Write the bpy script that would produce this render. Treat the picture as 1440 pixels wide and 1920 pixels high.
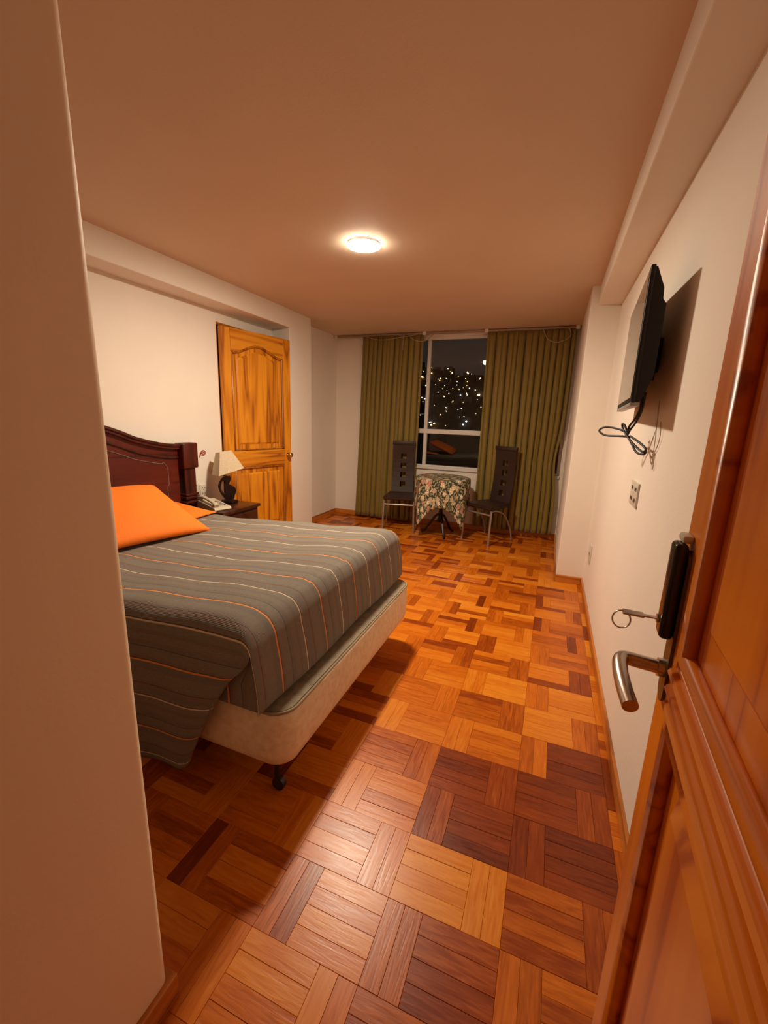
import bpy, bmesh, math, random
from mathutils import Vector, Matrix

# ------------------------------------------------------------------ camera, world, exposure
for o in list(bpy.data.objects):
    bpy.data.objects.remove(o)
scene = bpy.context.scene
COL = scene.collection
random.seed(7)

cam_data = bpy.data.cameras.new('camera')
cam = bpy.data.objects.new('camera', cam_data)
COL.objects.link(cam)
CR = ((0.9291996, 0.3681329, 0.0326528), (0.1101119, -0.1914235, -0.9753114), (-0.3527937, 0.9098545, -0.2184064))
CF = 788.76
cam.matrix_world = Matrix(((CR[0][0], -CR[1][0], -CR[2][0], 0.0),
                           (CR[0][1], -CR[1][1], -CR[2][1], 0.0),
                           (CR[0][2], -CR[1][2], -CR[2][2], 1.4),
                           (0, 0, 0, 1)))
cam_data.sensor_fit = 'VERTICAL'
cam_data.sensor_height = 36.0
cam_data.lens = CF / 1920.0 * 36.0
cam_data.clip_start = 0.02
cam_data.clip_end = 3000
scene.camera = cam

world = bpy.data.worlds.new('night_sky')
scene.world = world
world.use_nodes = True
world.node_tree.nodes['Background'].inputs[0].default_value = (0.0030, 0.0024, 0.0020, 1)
world.node_tree.nodes['Background'].inputs[1].default_value = 1.0

vs = scene.view_settings
vs.view_transform = 'Standard'
vs.look = 'None'
vs.gamma = 1.0
vs.use_curve_mapping = False
vs.exposure = 2.85

LAMP_POS = (-1.23, 2.667)
LAMP_STRENGTH = 88.0
LAMP_COLOUR = (1.0, 0.83, 0.62, 1)

# ------------------------------------------------------------------ room measures
XL, XR, YB, ZC = -2.89, 0.385, 5.45, 2.46      # left wall, right wall, back wall, ceiling
HX, HY = -0.714, 0.517                           # corner of the entry wall
DY = -0.15                                     # doorway plane

# ------------------------------------------------------------------ material helpers
def nt(name):
    m = bpy.data.materials.new(name)
    m.use_nodes = True
    t = m.node_tree
    return m, t, t.nodes['Principled BSDF']

def N(t, kind, **kw):
    n = t.nodes.new(kind)
    for k, v in kw.items():
        if k.startswith('i_'):
            key = k[2:]
            n.inputs[int(key) if key.isdigit() else key.replace('_', ' ')].default_value = v
        else:
            setattr(n, k, v)
    return n

def ramp(t, stops, interp='LINEAR'):
    n = t.nodes.new('ShaderNodeValToRGB')
    e = n.color_ramp.elements
    n.color_ramp.interpolation = interp
    while len(e) < len(stops):
        e.new(0.5)
    for k, (p, c) in zip(e, stops):
        k.position = p
        k.color = (*c, 1)
    return n

def mapping(t, coord='Object', scale=(1, 1, 1), loc=(0, 0, 0)):
    tc = t.nodes.new('ShaderNodeTexCoord')
    mp = N(t, 'ShaderNodeMapping')
    mp.inputs['Scale'].default_value = scale
    mp.inputs['Location'].default_value = loc
    t.links.new(tc.outputs[coord], mp.inputs[0])
    return mp

def bump(t, b, src, strength, dist=0.01):
    n = N(t, 'ShaderNodeBump')
    n.inputs['Strength'].default_value = strength
    n.inputs['Distance'].default_value = dist
    t.links.new(src, n.inputs['Height'])
    t.links.new(n.outputs[0], b.inputs['Normal'])

def plain(name, col, rough=0.5, metal=0.0, var=0.12, scale=30.0, bmp=0.0, coat=0.0):
    m, t, b = nt(name)
    mp = mapping(t, 'Object')
    nz = N(t, 'ShaderNodeTexNoise')
    nz.inputs['Scale'].default_value = scale
    nz.inputs['Detail'].default_value = 4
    t.links.new(mp.outputs[0], nz.inputs[0])
    lo = tuple(c * (1 - var) for c in col)
    hi = tuple(min(1, c * (1 + var)) for c in col)
    r = ramp(t, [(0.3, lo), (0.7, hi)])
    t.links.new(nz.outputs[0], r.inputs[0])
    t.links.new(r.outputs[0], b.inputs['Base Color'])
    b.inputs['Roughness'].default_value = rough
    b.inputs['Metallic'].default_value = metal
    b.inputs['Coat Weight'].default_value = coat
    if bmp:
        bump(t, b, nz.outputs[0], bmp, 0.003)
    return m

def wood(name, dark, mid, light, axis='Z', scale=1.0, rough=0.35, coat=0.15, seed=0.0):
    m, t, b = nt(name)
    lng, crs = 1.3 * scale, 17.0 * scale
    sc = {'X': (lng, crs, crs), 'Y': (crs, lng, crs), 'Z': (crs, crs, lng)}[axis]
    mp = mapping(t, 'Object', sc, (seed, seed * 1.7, seed * .6))
    oi = N(t, 'ShaderNodeObjectInfo')
    ad = N(t, 'ShaderNodeVectorMath', operation='ADD')
    ml = N(t, 'ShaderNodeMath', operation='MULTIPLY')
    ml.inputs[1].default_value = 40.0
    t.links.new(oi.outputs['Random'], ml.inputs[0])
    t.links.new(mp.outputs[0], ad.inputs[0])
    t.links.new(ml.outputs[0], ad.inputs[1])
    big = N(t, 'ShaderNodeTexNoise')
    big.inputs['Scale'].default_value = 0.42
    big.inputs['Detail'].default_value = 2
    big.inputs['Distortion'].default_value = 0.4
    t.links.new(ad.outputs[0], big.inputs[0])
    mm = N(t, 'ShaderNodeMath', operation='MULTIPLY')
    mm.inputs[1].default_value = 9.0
    t.links.new(big.outputs[0], mm.inputs[0])
    fr = N(t, 'ShaderNodeMath', operation='PINGPONG')
    fr.inputs[1].default_value = 1.0
    t.links.new(mm.outputs[0], fr.inputs[0])
    fine = N(t, 'ShaderNodeTexNoise')
    fine.inputs['Scale'].default_value = 3.2
    fine.inputs['Detail'].default_value = 6
    t.links.new(ad.outputs[0], fine.inputs[0])
    mix = N(t, 'ShaderNodeMix')
    mix.inputs[0].default_value = 0.38
    t.links.new(fr.outputs[0], mix.inputs[2])
    t.links.new(fine.outputs[0], mix.inputs[3])
    r = ramp(t, [(0.21, dark), (0.34, mid), (0.74, light)])
    t.links.new(mix.outputs[0], r.inputs[0])
    t.links.new(r.outputs[0], b.inputs['Base Color'])
    b.inputs['Roughness'].default_value = rough
    b.inputs['Coat Weight'].default_value = coat
    b.inputs['Coat Roughness'].default_value = 0.25
    bump(t, b, fine.outputs[0], 0.08, 0.004)
    return m

def plaster(name, col, rough=0.75):
    m, t, b = nt(name)
    mp = mapping(t, 'Object')
    n1 = N(t, 'ShaderNodeTexNoise')
    n1.inputs['Scale'].default_value = 1.7
    n1.inputs['Detail'].default_value = 5
    n2 = N(t, 'ShaderNodeTexNoise')
    n2.inputs['Scale'].default_value = 90.0
    n2.inputs['Detail'].default_value = 5
    t.links.new(mp.outputs[0], n1.inputs[0])
    t.links.new(mp.outputs[0], n2.inputs[0])
    r = ramp(t, [(0.3, tuple(c * 0.95 for c in col)), (0.7, col)])
    t.links.new(n1.outputs[0], r.inputs[0])
    t.links.new(r.outputs[0], b.inputs['Base Color'])
    b.inputs['Roughness'].default_value = rough
    b.inputs['Specular IOR Level'].default_value = 0.3
    bump(t, b, n2.outputs[0], 0.12, 0.004)
    return m

def emit(name, col, strength, sample=True):
    m = bpy.data.materials.new(name)
    m.use_nodes = True
    t = m.node_tree
    t.nodes.remove(t.nodes['Principled BSDF'])
    e = N(t, 'ShaderNodeEmission')
    e.inputs[0].default_value = (*col[:3], 1)
    e.inputs[1].default_value = strength
    t.links.new(e.outputs[0], t.nodes['Material Output'].inputs[0])
    if not sample:
        m.cycles.emission_sampling = 'NONE'
    return m

def parquet(name, per_object):
    """lacquered parquet; R of the colour is the strip's own tone, G a grain offset"""
    m, t, b = nt(name)
    if per_object:
        src = N(t, 'ShaderNodeObjectInfo').outputs['Color']
    else:
        a = N(t, 'ShaderNodeAttribute')
        a.attribute_name = 'tone'
        src = a.outputs['Color']
    sp = N(t, 'ShaderNodeSeparateColor')
    t.links.new(src, sp.inputs[0])
    mp = mapping(t, 'UV', (7, 60, 1))
    off = N(t, 'ShaderNodeMath', operation='MULTIPLY')
    off.inputs[1].default_value = 57.0
    t.links.new(sp.outputs[1], off.inputs[0])
    ad = N(t, 'ShaderNodeVectorMath', operation='ADD')
    t.links.new(mp.outputs[0], ad.inputs[0])
    t.links.new(off.outputs[0], ad.inputs[1])
    g = N(t, 'ShaderNodeTexNoise')
    g.inputs['Scale'].default_value = 1.6
    g.inputs['Detail'].default_value = 5
    g.inputs['Distortion'].default_value = 0.6
    t.links.new(ad.outputs[0], g.inputs[0])
    gs = N(t, 'ShaderNodeMath', operation='MULTIPLY_ADD')
    gs.inputs[1].default_value = 0.55
    gs.inputs[2].default_value = -0.275
    t.links.new(g.outputs[0], gs.inputs[0])
    sm = N(t, 'ShaderNodeMath', operation='ADD')
    t.links.new(sp.outputs[0], sm.inputs[0])
    t.links.new(gs.outputs[0], sm.inputs[1])
    r = ramp(t, [(0.0, (0.095, 0.009, 0.0)), (0.35, (0.28, 0.046, 0.001)), (0.65, (0.58, 0.142, 0.004)), (1.0, (0.78, 0.29, 0.022))])
    t.links.new(sm.outputs[0], r.inputs[0])
    t.links.new(r.outputs[0], b.inputs['Base Color'])
    rr = N(t, 'ShaderNodeMath', operation='MULTIPLY_ADD')
    rr.inputs[1].default_value = 0.16
    rr.inputs[2].default_value = 0.24
    t.links.new(g.outputs[0], rr.inputs[0])
    t.links.new(rr.outputs[0], b.inputs['Roughness'])
    b.inputs['Specular IOR Level'].default_value = 0.38
    bump(t, b, g.outputs[0], 0.14, 0.003)
    return m

def bedspread_mat():
    m, t, b = nt('striped_bedspread')
    tc = t.nodes.new('ShaderNodeTexCoord')
    sp = N(t, 'ShaderNodeSeparateXYZ')
    t.links.new(tc.outputs['UV'], sp.inputs[0])
    wob = N(t, 'ShaderNodeTexNoise')
    wob.inputs['Scale'].default_value = 2.2
    t.links.new(tc.outputs['UV'], wob.inputs[0])
    wm = N(t, 'ShaderNodeMath', operation='MULTIPLY_ADD')
    wm.inputs[1].default_value = 0.012
    t.links.new(wob.outputs[0], wm.inputs[0])
    t.links.new(sp.outputs[1], wm.inputs[2])
    per = 0.334
    dv = N(t, 'ShaderNodeMath', operation='DIVIDE')
    dv.inputs[1].default_value = per
    t.links.new(wm.outputs[0], dv.inputs[0])
    fr = N(t, 'ShaderNodeMath', operation='FRACT')
    t.links.new(dv.outputs[0], fr.inputs[0])
    base = (0.195, 0.170, 0.132)
    base2 = (0.165, 0.150, 0.125)
    brown = (0.200, 0.138, 0.108)
    dark = (0.050, 0.040, 0.035)
    cream = (0.72, 0.58, 0.40)
    orange = (0.80, 0.30, 0.06)
    stops = [(0.0, base), (0.06, brown), (0.075, base2), (0.09, brown), (0.105, dark), (0.115, orange), (0.137, base2),
             (0.20, base2), (0.225, brown), (0.24, base), (0.33, base), (0.40, brown), (0.42, base2), (0.435, dark),
             (0.445, brown), (0.50, base2), (0.56, brown), (0.575, base), (0.60, dark), (0.61, cream), (0.632, base),
             (0.72, base2), (0.75, brown), (0.77, base), (0.86, brown), (0.88, base2), (0.93, dark), (0.94, base)]
    r = ramp(t, stops, 'CONSTANT')
    t.links.new(fr.outputs[0], r.inputs[0])
    # woven ribs running with the stripes
    rib = N(t, 'ShaderNodeMath', operation='MULTIPLY')
    rib.inputs[1].default_value = 1100.0
    t.links.new(sp.outputs[1], rib.inputs[0])
    sn = N(t, 'ShaderNodeMath', operation='SINE')
    t.links.new(rib.outputs[0], sn.inputs[0])
    mp = N(t, 'ShaderNodeMapping')
    mp.inputs['Scale'].default_value = (60, 420, 1)
    t.links.new(tc.outputs['UV'], mp.inputs[0])
    fz = N(t, 'ShaderNodeTexNoise')
    fz.inputs['Scale'].default_value = 1.0
    fz.inputs['Detail'].default_value = 3
    t.links.new(mp.outputs[0], fz.inputs[0])
    mx = N(t, 'ShaderNodeMix', data_type='RGBA', blend_type='MULTIPLY')
    mx.inputs[0].default_value = 0.45
    rr = ramp(t, [(0.3, (0.55, 0.55, 0.55)), (0.7, (1.25, 1.25, 1.25))])
    t.links.new(fz.outputs[0], rr.inputs[0])
    t.links.new(r.outputs[0], mx.inputs[6])
    t.links.new(rr.outputs[0], mx.inputs[7])
    t.links.new(mx.outputs[2], b.inputs['Base Color'])
    b.inputs['Roughness'].default_value = 0.85
    b.inputs['Sheen Weight'].default_value = 0.12
    bump(t, b, sn.outputs[0], 0.25, 0.002)
    return m

def quilt_mat(name='quilted_ticking', lo=(0.74, 0.58, 0.38), hi=(0.86, 0.72, 0.52)):
    m, t, b = nt(name)
    mp = mapping(t, 'Object', (1, 1, 1))
    v = N(t, 'ShaderNodeTexVoronoi')
    v.inputs['Scale'].default_value = 9.0
    n = N(t, 'ShaderNodeTexNoise')
    n.inputs['Scale'].default_value = 38.0
    n.inputs['Detail'].default_value = 4
    t.links.new(mp.outputs[0], v.inputs['Vector'])
    t.links.new(mp.outputs[0], n.inputs[0])
    r = ramp(t, [(0.3, lo), (0.65, hi)])
    t.links.new(n.outputs[0], r.inputs[0])
    t.links.new(r.outputs[0], b.inputs['Base Color'])
    b.inputs['Roughness'].default_value = 0.8
    bump(t, b, v.outputs[0], 0.35, 0.02)
    return m

def curtain_mat():
    m, t, b = nt('olive_curtain_fabric')
    mp = mapping(t, 'UV', (120, 260, 1))
    n = N(t, 'ShaderNodeTexNoise')
    n.inputs['Scale'].default_value = 1.0
    n.inputs['Detail'].default_value = 3
    t.links.new(mp.outputs[0], n.inputs[0])
    r = ramp(t, [(0.3, (0.15, 0.105, 0.013)), (0.7, (0.28, 0.20, 0.030))])
    t.links.new(n.outputs[0], r.inputs[0])
    t.links.new(r.outputs[0], b.inputs['Base Color'])
    b.inputs['Roughness'].default_value = 0.6
    b.inputs['Sheen Weight'].default_value = 0.2
    bump(t, b, n.outputs[0], 0.1, 0.002)
    return m

def floral_mat():
    m, t, b = nt('floral_cloth')
    mp = mapping(t, 'UV', (1, 1, 1))
    ds = N(t, 'ShaderNodeTexNoise')
    ds.inputs['Scale'].default_value = 18.0
    t.links.new(mp.outputs[0], ds.inputs[0])
    ad = N(t, 'ShaderNodeMix', data_type='VECTOR')
    ad.inputs[0].default_value = 0.06
    t.links.new(mp.outputs[0], ad.inputs[4])
    t.links.new(ds.outputs[1], ad.inputs[5])
    v = N(t, 'ShaderNodeTexVoronoi')
    v.inputs['Scale'].default_value = 13.5
    v.inputs['Randomness'].default_value = 0.9
    t.links.new(ad.outputs[1], v.inputs['Vector'])
    hs = N(t, 'ShaderNodeSeparateColor')
    t.links.new(v.outputs['Color'], hs.inputs[0])
    flower = ramp(t, [(0.0, (0.62, 0.52, 0.34)), (0.3, (0.56, 0.28, 0.20)), (0.42, (0.80, 0.70, 0.50)), (0.66, (0.40, 0.05, 0.04)),
                      (0.74, (0.16, 0.18, 0.08)), (0.84, (0.70, 0.52, 0.34))], 'CONSTANT')
    t.links.new(hs.outputs[0], flower.inputs[0])
    msk = ramp(t, [(0.40, (1, 1, 1)), (0.46, (0, 0, 0))])
    t.links.new(v.outputs['Distance'], msk.inputs[0])
    leaf = N(t, 'ShaderNodeTexNoise')
    leaf.inputs['Scale'].default_value = 42.0
    leaf.inputs['Detail'].default_value = 2
    t.links.new(mp.outputs[0], leaf.inputs[0])
    lr = ramp(t, [(0.40, (0.020, 0.024, 0.011)), (0.52, (0.070, 0.080, 0.032)), (0.60, (0.46, 0.43, 0.27))])
    t.links.new(leaf.outputs[0], lr.inputs[0])
    pet = N(t, 'ShaderNodeTexNoise')
    pet.inputs['Scale'].default_value = 75.0
    t.links.new(mp.outputs[0], pet.inputs[0])
    pr = ramp(t, [(0.35, (0.45, 0.4, 0.35)), (0.6, (1.2, 1.2, 1.2))])
    t.links.new(pet.outputs[0], pr.inputs[0])
    ml = N(t, 'ShaderNodeMix', data_type='RGBA', blend_type='MULTIPLY')
    ml.inputs[0].default_value = 1.0
    t.links.new(flower.outputs[0], ml.inputs[6])
    t.links.new(pr.outputs[0], ml.inputs[7])
    mx = N(t, 'ShaderNodeMix', data_type='RGBA')
    t.links.new(msk.outputs[0], mx.inputs[0])
    t.links.new(lr.outputs[0], mx.inputs[6])
    t.links.new(ml.outputs[2], mx.inputs[7])
    t.links.new(mx.outputs[2], b.inputs['Base Color'])
    b.inputs['Roughness'].default_value = 0.7
    return m

def glass_mat():
    m = bpy.data.materials.new('window_glass')
    m.use_nodes = True
    t = m.node_tree
    t.nodes.remove(t.nodes['Principled BSDF'])
    tr = N(t, 'ShaderNodeBsdfTransparent')
    tr.inputs[0].default_value = (0.92, 0.94, 0.93, 1)
    gl = N(t, 'ShaderNodeBsdfGlossy')
    gl.inputs['Roughness'].default_value = 0.0
    fz = N(t, 'ShaderNodeFresnel')
    fz.inputs[0].default_value = 1.5
    mx = N(t, 'ShaderNodeMixShader')
    t.links.new(fz.outputs[0], mx.inputs[0])
    t.links.new(tr.outputs[0], mx.inputs[1])
    t.links.new(gl.outputs[0], mx.inputs[2])
    t.links.new(mx.outputs[0], t.nodes['Material Output'].inputs[0])
    return m

M = dict(
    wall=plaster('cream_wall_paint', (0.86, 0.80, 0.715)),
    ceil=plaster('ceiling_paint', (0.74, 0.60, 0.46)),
    hall=plaster('hall_wall_paint', (0.92, 0.77, 0.59), 0.55),
    sub=plain('subfloor_board', (0.05, 0.018, 0.008), 0.8),
    plank=parquet('lacquered_parquet', True),
    plank_far=parquet('lacquered_parquet_joined', False),
    base=wood('baseboard_wood', (0.28, 0.08, 0.012), (0.46, 0.145, 0.02), (0.60, 0.21, 0.032), 'Y', 1.0, 0.35),
    base_x=wood('baseboard_wood_cross', (0.28, 0.08, 0.012), (0.46, 0.145, 0.02), (0.60, 0.21, 0.032), 'X', 1.0, 0.35),
    oak=wood('honey_door_wood', (0.30, 0.085, 0.002), (0.52, 0.165, 0.004), (0.72, 0.28, 0.012), 'Z', 1.0, 0.38),
    oak_x=wood('honey_door_rail_wood', (0.30, 0.085, 0.002), (0.52, 0.165, 0.004), (0.70, 0.27, 0.012), 'X', 1.0, 0.38),
    oak_dark=wood('honey_door_moulding', (0.16, 0.040, 0.002), (0.30, 0.085, 0.003), (0.42, 0.14, 0.006), 'Z', 1.0, 0.4),
    pine=wood('red_pine_door_wood', (0.40, 0.072, 0.002), (0.62, 0.150, 0.003), (0.74, 0.215, 0.006), 'Z', 1.1, 0.36, 0.12, 3.0),
    pine_x=wood('red_pine_door_rail_wood', (0.40, 0.072, 0.002), (0.62, 0.150, 0.003), (0.74, 0.215, 0.006), 'X', 1.1, 0.36, 0.12, 5.0),
    mahog=wood('dark_mahogany', (0.030, 0.002, 0.001), (0.080, 0.007, 0.002), (0.120, 0.012, 0.003), 'Y', 1.0, 0.42, 0.08),
    mahog_z=wood('dark_mahogany_post', (0.022, 0.002, 0.001), (0.050, 0.005, 0.002), (0.078, 0.008, 0.002), 'Z', 1.0, 0.42, 0.08),
    inlay=plain('silver_inlay', (0.32, 0.26, 0.24), 0.35, 0.4),
    spread=bedspread_mat(), quilt=quilt_mat(), quilt_grey=quilt_mat('grey_quilted_ticking', (0.20, 0.155, 0.10), (0.30, 0.235, 0.16)), curtain=curtain_mat(), floral=floral_mat(), glass=glass_mat(),
    pipe=plain('piping_cord', (0.30, 0.22, 0.13), 0.7),
    matt=plain('mattress_ticking', (0.6, 0.52, 0.42), 0.8),
    orange=plain('orange_cotton', (0.90, 0.19, 0.004), 0.8, 0, 0.05, 60, 0.1),
    white_paint=plain('white_window_paint', (0.72, 0.70, 0.66), 0.4, 0, 0.05),
    rail=plain('curtain_rail_metal', (0.36, 0.27, 0.18), 0.45, 0.3),
    cord=plain('pale_cord', (0.42, 0.33, 0.24), 0.7),
    steel=plain('brushed_steel', (0.50, 0.44, 0.39), 0.28, 1.0, 0.05, 200),
    chairmetal=plain('grey_chair_tube', (0.42, 0.40, 0.37), 0.35, 0.75, 0.06),
    leather=plain('dark_brown_leatherette', (0.030, 0.012, 0.007), 0.5, 0, 0.2, 60, 0.15),
    iron=plain('dark_table_iron', (0.03, 0.022, 0.018), 0.4, 0.3),
    black=plain('black_plastic', (0.005, 0.004, 0.004), 0.55),
    screen=plain('tv_screen_glass', (0.010, 0.010, 0.012), 0.09),
    grey=plain('grey_plastic', (0.34, 0.31, 0.28), 0.35),
    lockblack=plain('black_lock_enamel', (0.018, 0.012, 0.010), 0.22, 0.2),
    olive=plain('aged_brass_plate', (0.13, 0.095, 0.035), 0.4, 0.5),
    plastic=plain('ivory_plastic', (0.66, 0.60, 0.50), 0.4, 0, 0.04),
    slot=plain('dark_slot', (0.05, 0.04, 0.035), 0.6),
    phone=plain('ivory_phone_plastic', (0.56, 0.49, 0.36), 0.4, 0, 0.05),
    night=wood('nightstand_wood', (0.020, 0.006, 0.004), (0.042, 0.013, 0.007), (0.060, 0.018, 0.007), 'X', 1.0, 0.30, 0.12),
    shade=plain('linen_lamp_shade', (0.66, 0.55, 0.38), 0.8, 0, 0.08, 90),
    bean=plain('dark_lacquer', (0.016, 0.005, 0.005), 0.3, 0, 0.2),
    brass=plain('polished_brass', (0.78, 0.52, 0.18), 0.2, 1.0, 0.05),
    red=plain('red_cord', (0.42, 0.03, 0.02), 0.6),
    lampbody=plain('white_lamp_rim', (0.85, 0.83, 0.80), 0.4, 0, 0.03),
    hill=plain('night_hillside', (0.025, 0.022, 0.02), 0.95, 0, 0.4, 0.05),
    house=plain('hillside_house_walls', (0.05, 0.038, 0.03), 0.9, 0, 0.3, 0.2),
    closet=plain('closet_dark_board', (0.10, 0.05, 0.03), 0.8),
)

# ------------------------------------------------------------------ geometry helpers (bmesh in world or local space)
def new():
    return bmesh.new()

def box(bm, x0, x1, y0, y1, z0, z1, bev=0.0, seg=2):
    r = bmesh.ops.create_cube(bm, size=1.0)
    vs_ = r['verts']
    for v in vs_:
        v.co = Vector(((x0 + x1) / 2 + v.co.x * (x1 - x0), (y0 + y1) / 2 + v.co.y * (y1 - y0), (z0 + z1) / 2 + v.co.z * (z1 - z0)))
    if bev:
        es = list({e for v in vs_ for e in v.link_edges})
        bmesh.ops.bevel(bm, geom=es, offset=bev, segments=seg, profile=0.5, affect='EDGES')
    return bm

def prism(bm, pts, axis, a0, a1):
    """polygon pts (p,q) extruded along axis between a0 and a1; axis x->(y,z) y->(x,z) z->(x,y)"""
    def mk(p, q, a):
        return {'x': (a, p, q), 'y': (p, a, q), 'z': (p, q, a)}[axis]
    A = [bm.verts.new(mk(p, q, a0)) for p, q in pts]
    B = [bm.verts.new(mk(p, q, a1)) for p, q in pts]
    fs = [bm.faces.new(A), bm.faces.new(list(reversed(B)))]
    for i in range(len(pts)):
        j = (i + 1) % len(pts)
        fs.append(bm.faces.new((A[j], A[i], B[i], B[j])))
    bmesh.ops.recalc_face_normals(bm, faces=fs)
    return bm

def smooth_path(pts, n=8, closed=False):
    P = [Vector(p) for p in pts]
    out = []
    m = len(P)
    rng = range(m if closed else m - 1)
    for i in rng:
        p0 = P[(i - 1) % m] if (closed or i > 0) else P[0]
        p1 = P[i]
        p2 = P[(i + 1) % m]
        p3 = P[(i + 2) % m] if (closed or i + 2 < m) else P[-1]
        for k in range(n):
            t = k / n
            out.append(0.5 * ((2 * p1) + (p2 - p0) * t + (2 * p0 - 5 * p1 + 4 * p2 - p3) * t * t + (3 * p1 - p0 - 3 * p2 + p3) * t ** 3))
    if not closed:
        out.append(P[-1])
    return out

def tube(bm, pts, r, sides=8, closed=False, squash=1.0):
    P = [Vector(p) for p in pts]
    n = len(P)
    rad = r if isinstance(r, (list, tuple)) else [r] * n
    rings = []
    up = Vector((0, 0, 1))
    prev = None
    for i in range(n):
        a = P[(i - 1) % n] if (closed or i > 0) else P[i]
        c = P[(i + 1) % n] if (closed or i < n - 1) else P[i]
        d = (c - a).normalized()
        if prev is None:
            s = d.cross(up)
            if s.length < 1e-3:
                s = d.cross(Vector((1, 0, 0)))
            s.normalize()
        else:
            s = (prev - d * prev.dot(d)).normalized()
        prev = s
        w = s.cross(d)
        rings.append([bm.verts.new(P[i] + (s * math.cos(k * 2 * math.pi / sides) + w * squash * math.sin(k * 2 * math.pi / sides)) * rad[i]) for k in range(sides)])
    fs = []
    for i in range(n if closed else n - 1):
        A, B = rings[i], rings[(i + 1) % n]
        for k in range(sides):
            fs.append(bm.faces.new((A[k], A[(k + 1) % sides], B[(k + 1) % sides], B[k])))
    if not closed:
        fs.append(bm.faces.new(list(reversed(rings[0]))))
        fs.append(bm.faces.new(rings[-1]))
    bmesh.ops.recalc_face_normals(bm, faces=fs)
    return bm

def lathe(bm, prof, cx, cy, sides=24):
    rings = []
    for r, z in prof:
        rings.append([bm.verts.new((cx + r * math.cos(k * 2 * math.pi / sides), cy + r * math.sin(k * 2 * math.pi / sides), z)) for k in range(sides)])
    fs = []
    for A, B in zip(rings, rings[1:]):
        for k in range(sides):
            fs.append(bm.faces.new((A[k], A[(k + 1) % sides], B[(k + 1) % sides], B[k])))
    fs.append(bm.faces.new(list(reversed(rings[0]))))
    fs.append(bm.faces.new(rings[-1]))
    bmesh.ops.recalc_face_normals(bm, faces=fs)
    return bm

def finish(name, bm, mat, smooth=None):
    me = bpy.data.meshes.new(name)
    if smooth is not None:
        lim = math.radians(smooth)
        bm.normal_update()
        for f in bm.faces:
            f.smooth = True
        for e in bm.edges:
            if len(e.link_faces) == 2 and e.calc_face_angle(0) > lim:
                e.smooth = False
    bm.to_mesh(me)
    bm.free()
    me.materials.append(mat)
    return me

def props(o, label=None, cat=None, group=None, kind=None):
    if label: o['label'] = label
    if cat: o['category'] = cat
    if group: o['group'] = group
    if kind: o['kind'] = kind
    return o

def thing(name, loc=(0, 0, 0), rotz=0.0, label=None, cat=None, group=None, kind=None):
    o = bpy.data.objects.new(name, None)
    COL.objects.link(o)
    o.empty_display_size = 0.05
    o.location = loc
    o.rotation_euler = (0, 0, rotz)
    return props(o, label, cat, group, kind)

def origin_of(p):
    v = Vector((0, 0, 0))
    while p is not None:
        v += Vector(p.location)
        p = p.parent
    return v

def part(name, bm, mat, parent, smooth=None, label=None, world=True, kind=None):
    """a mesh child; world=True: bm is given in world space under unrotated parents"""
    if world:
        off = origin_of(parent)
        if off.length:
            bmesh.ops.translate(bm, verts=bm.verts, vec=-off)
    o = bpy.data.objects.new(name, finish(name, bm, mat, smooth))
    COL.objects.link(o)
    o.parent = parent
    return props(o, label, kind=kind)

def solid(name, bm, mat, smooth=None, label=None, cat=None, group=None, kind=None):
    """a top-level thing that is one mesh; its origin goes to the base centre"""
    xs = [v.co.x for v in bm.verts]; ys = [v.co.y for v in bm.verts]; zs = [v.co.z for v in bm.verts]
    c = Vector(((min(xs) + max(xs)) / 2, (min(ys) + max(ys)) / 2, min(zs)))
    bmesh.ops.translate(bm, verts=bm.verts, vec=-c)
    o = bpy.data.objects.new(name, finish(name, bm, mat, smooth))
    COL.objects.link(o)
    o.location = c
    return props(o, label, cat, group, kind)

# ================================================================== STRUCTURE
# ---- floor: sub-floor slab and parquet strips
bm = new(); box(bm, XL - .1, XR + .1, -1.4, YB + .12, -.10, -.009)
floor = solid('floor', bm, M['sub'], kind='structure', label='orange-brown basket-weave parquet floor with a lacquered shine')

PP, PER, X0, Y0 = 0.2165, 0.3248, 0.02, 0.93
SW = PP / 4
FX0, FX1, FY0, FY1 = XL, XR, -1.3, YB
BLOCK = {  # mean tone of single blocks near the door, (row, kind, column)
    (0, 'H', -1): .86, (0, 'V', -1): .84, (0, 'H', 0): .47, (0, 'V', 0): .42, (0, 'H', -2): .62, (0, 'V', -2): .66,
    (1, 'V', -1): .42, (1, 'H', -1): .20, (1, 'V', 0): .30, (1, 'H', 0): .22, (1, 'H', -2): .66, (1, 'V', -2): .74,
    (2, 'H', -1): .24, (2, 'V', -1): .36, (2, 'H', 0): .26, (2, 'V', 0): .30, (2, 'H', -2): .52, (2, 'V', -2): .5,
    (3, 'V', -1): .66, (3, 'H', -1): .66, (3, 'V', 0): .62, (3, 'H', 0): .22, (3, 'H', -2): .66, (3, 'V', -2): .8,
    (4, 'H', -1): .46, (4, 'V', -1): .5, (4, 'H', 0): .8, (4, 'V', 0): .6, (4, 'H', -2): .55,
    (5, 'V', -1): .8, (5, 'H', -1): .82, (5, 'V', 0): .6, (5, 'H', 0): .76, (5, 'H', -2): .72,
    (-1, 'H', -1): .36, (-1, 'V', -1): .5, (-1, 'V', 0): .62, (-1, 'H', 0): .55, (-1, 'H', -2): .74, (-1, 'V', -2): .5,
    (-2, 'H', -1): .42, (-2, 'V', -1): .45, (-2, 'H', 0): .4,
}
rnd = random.Random(21)
strips = []
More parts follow.
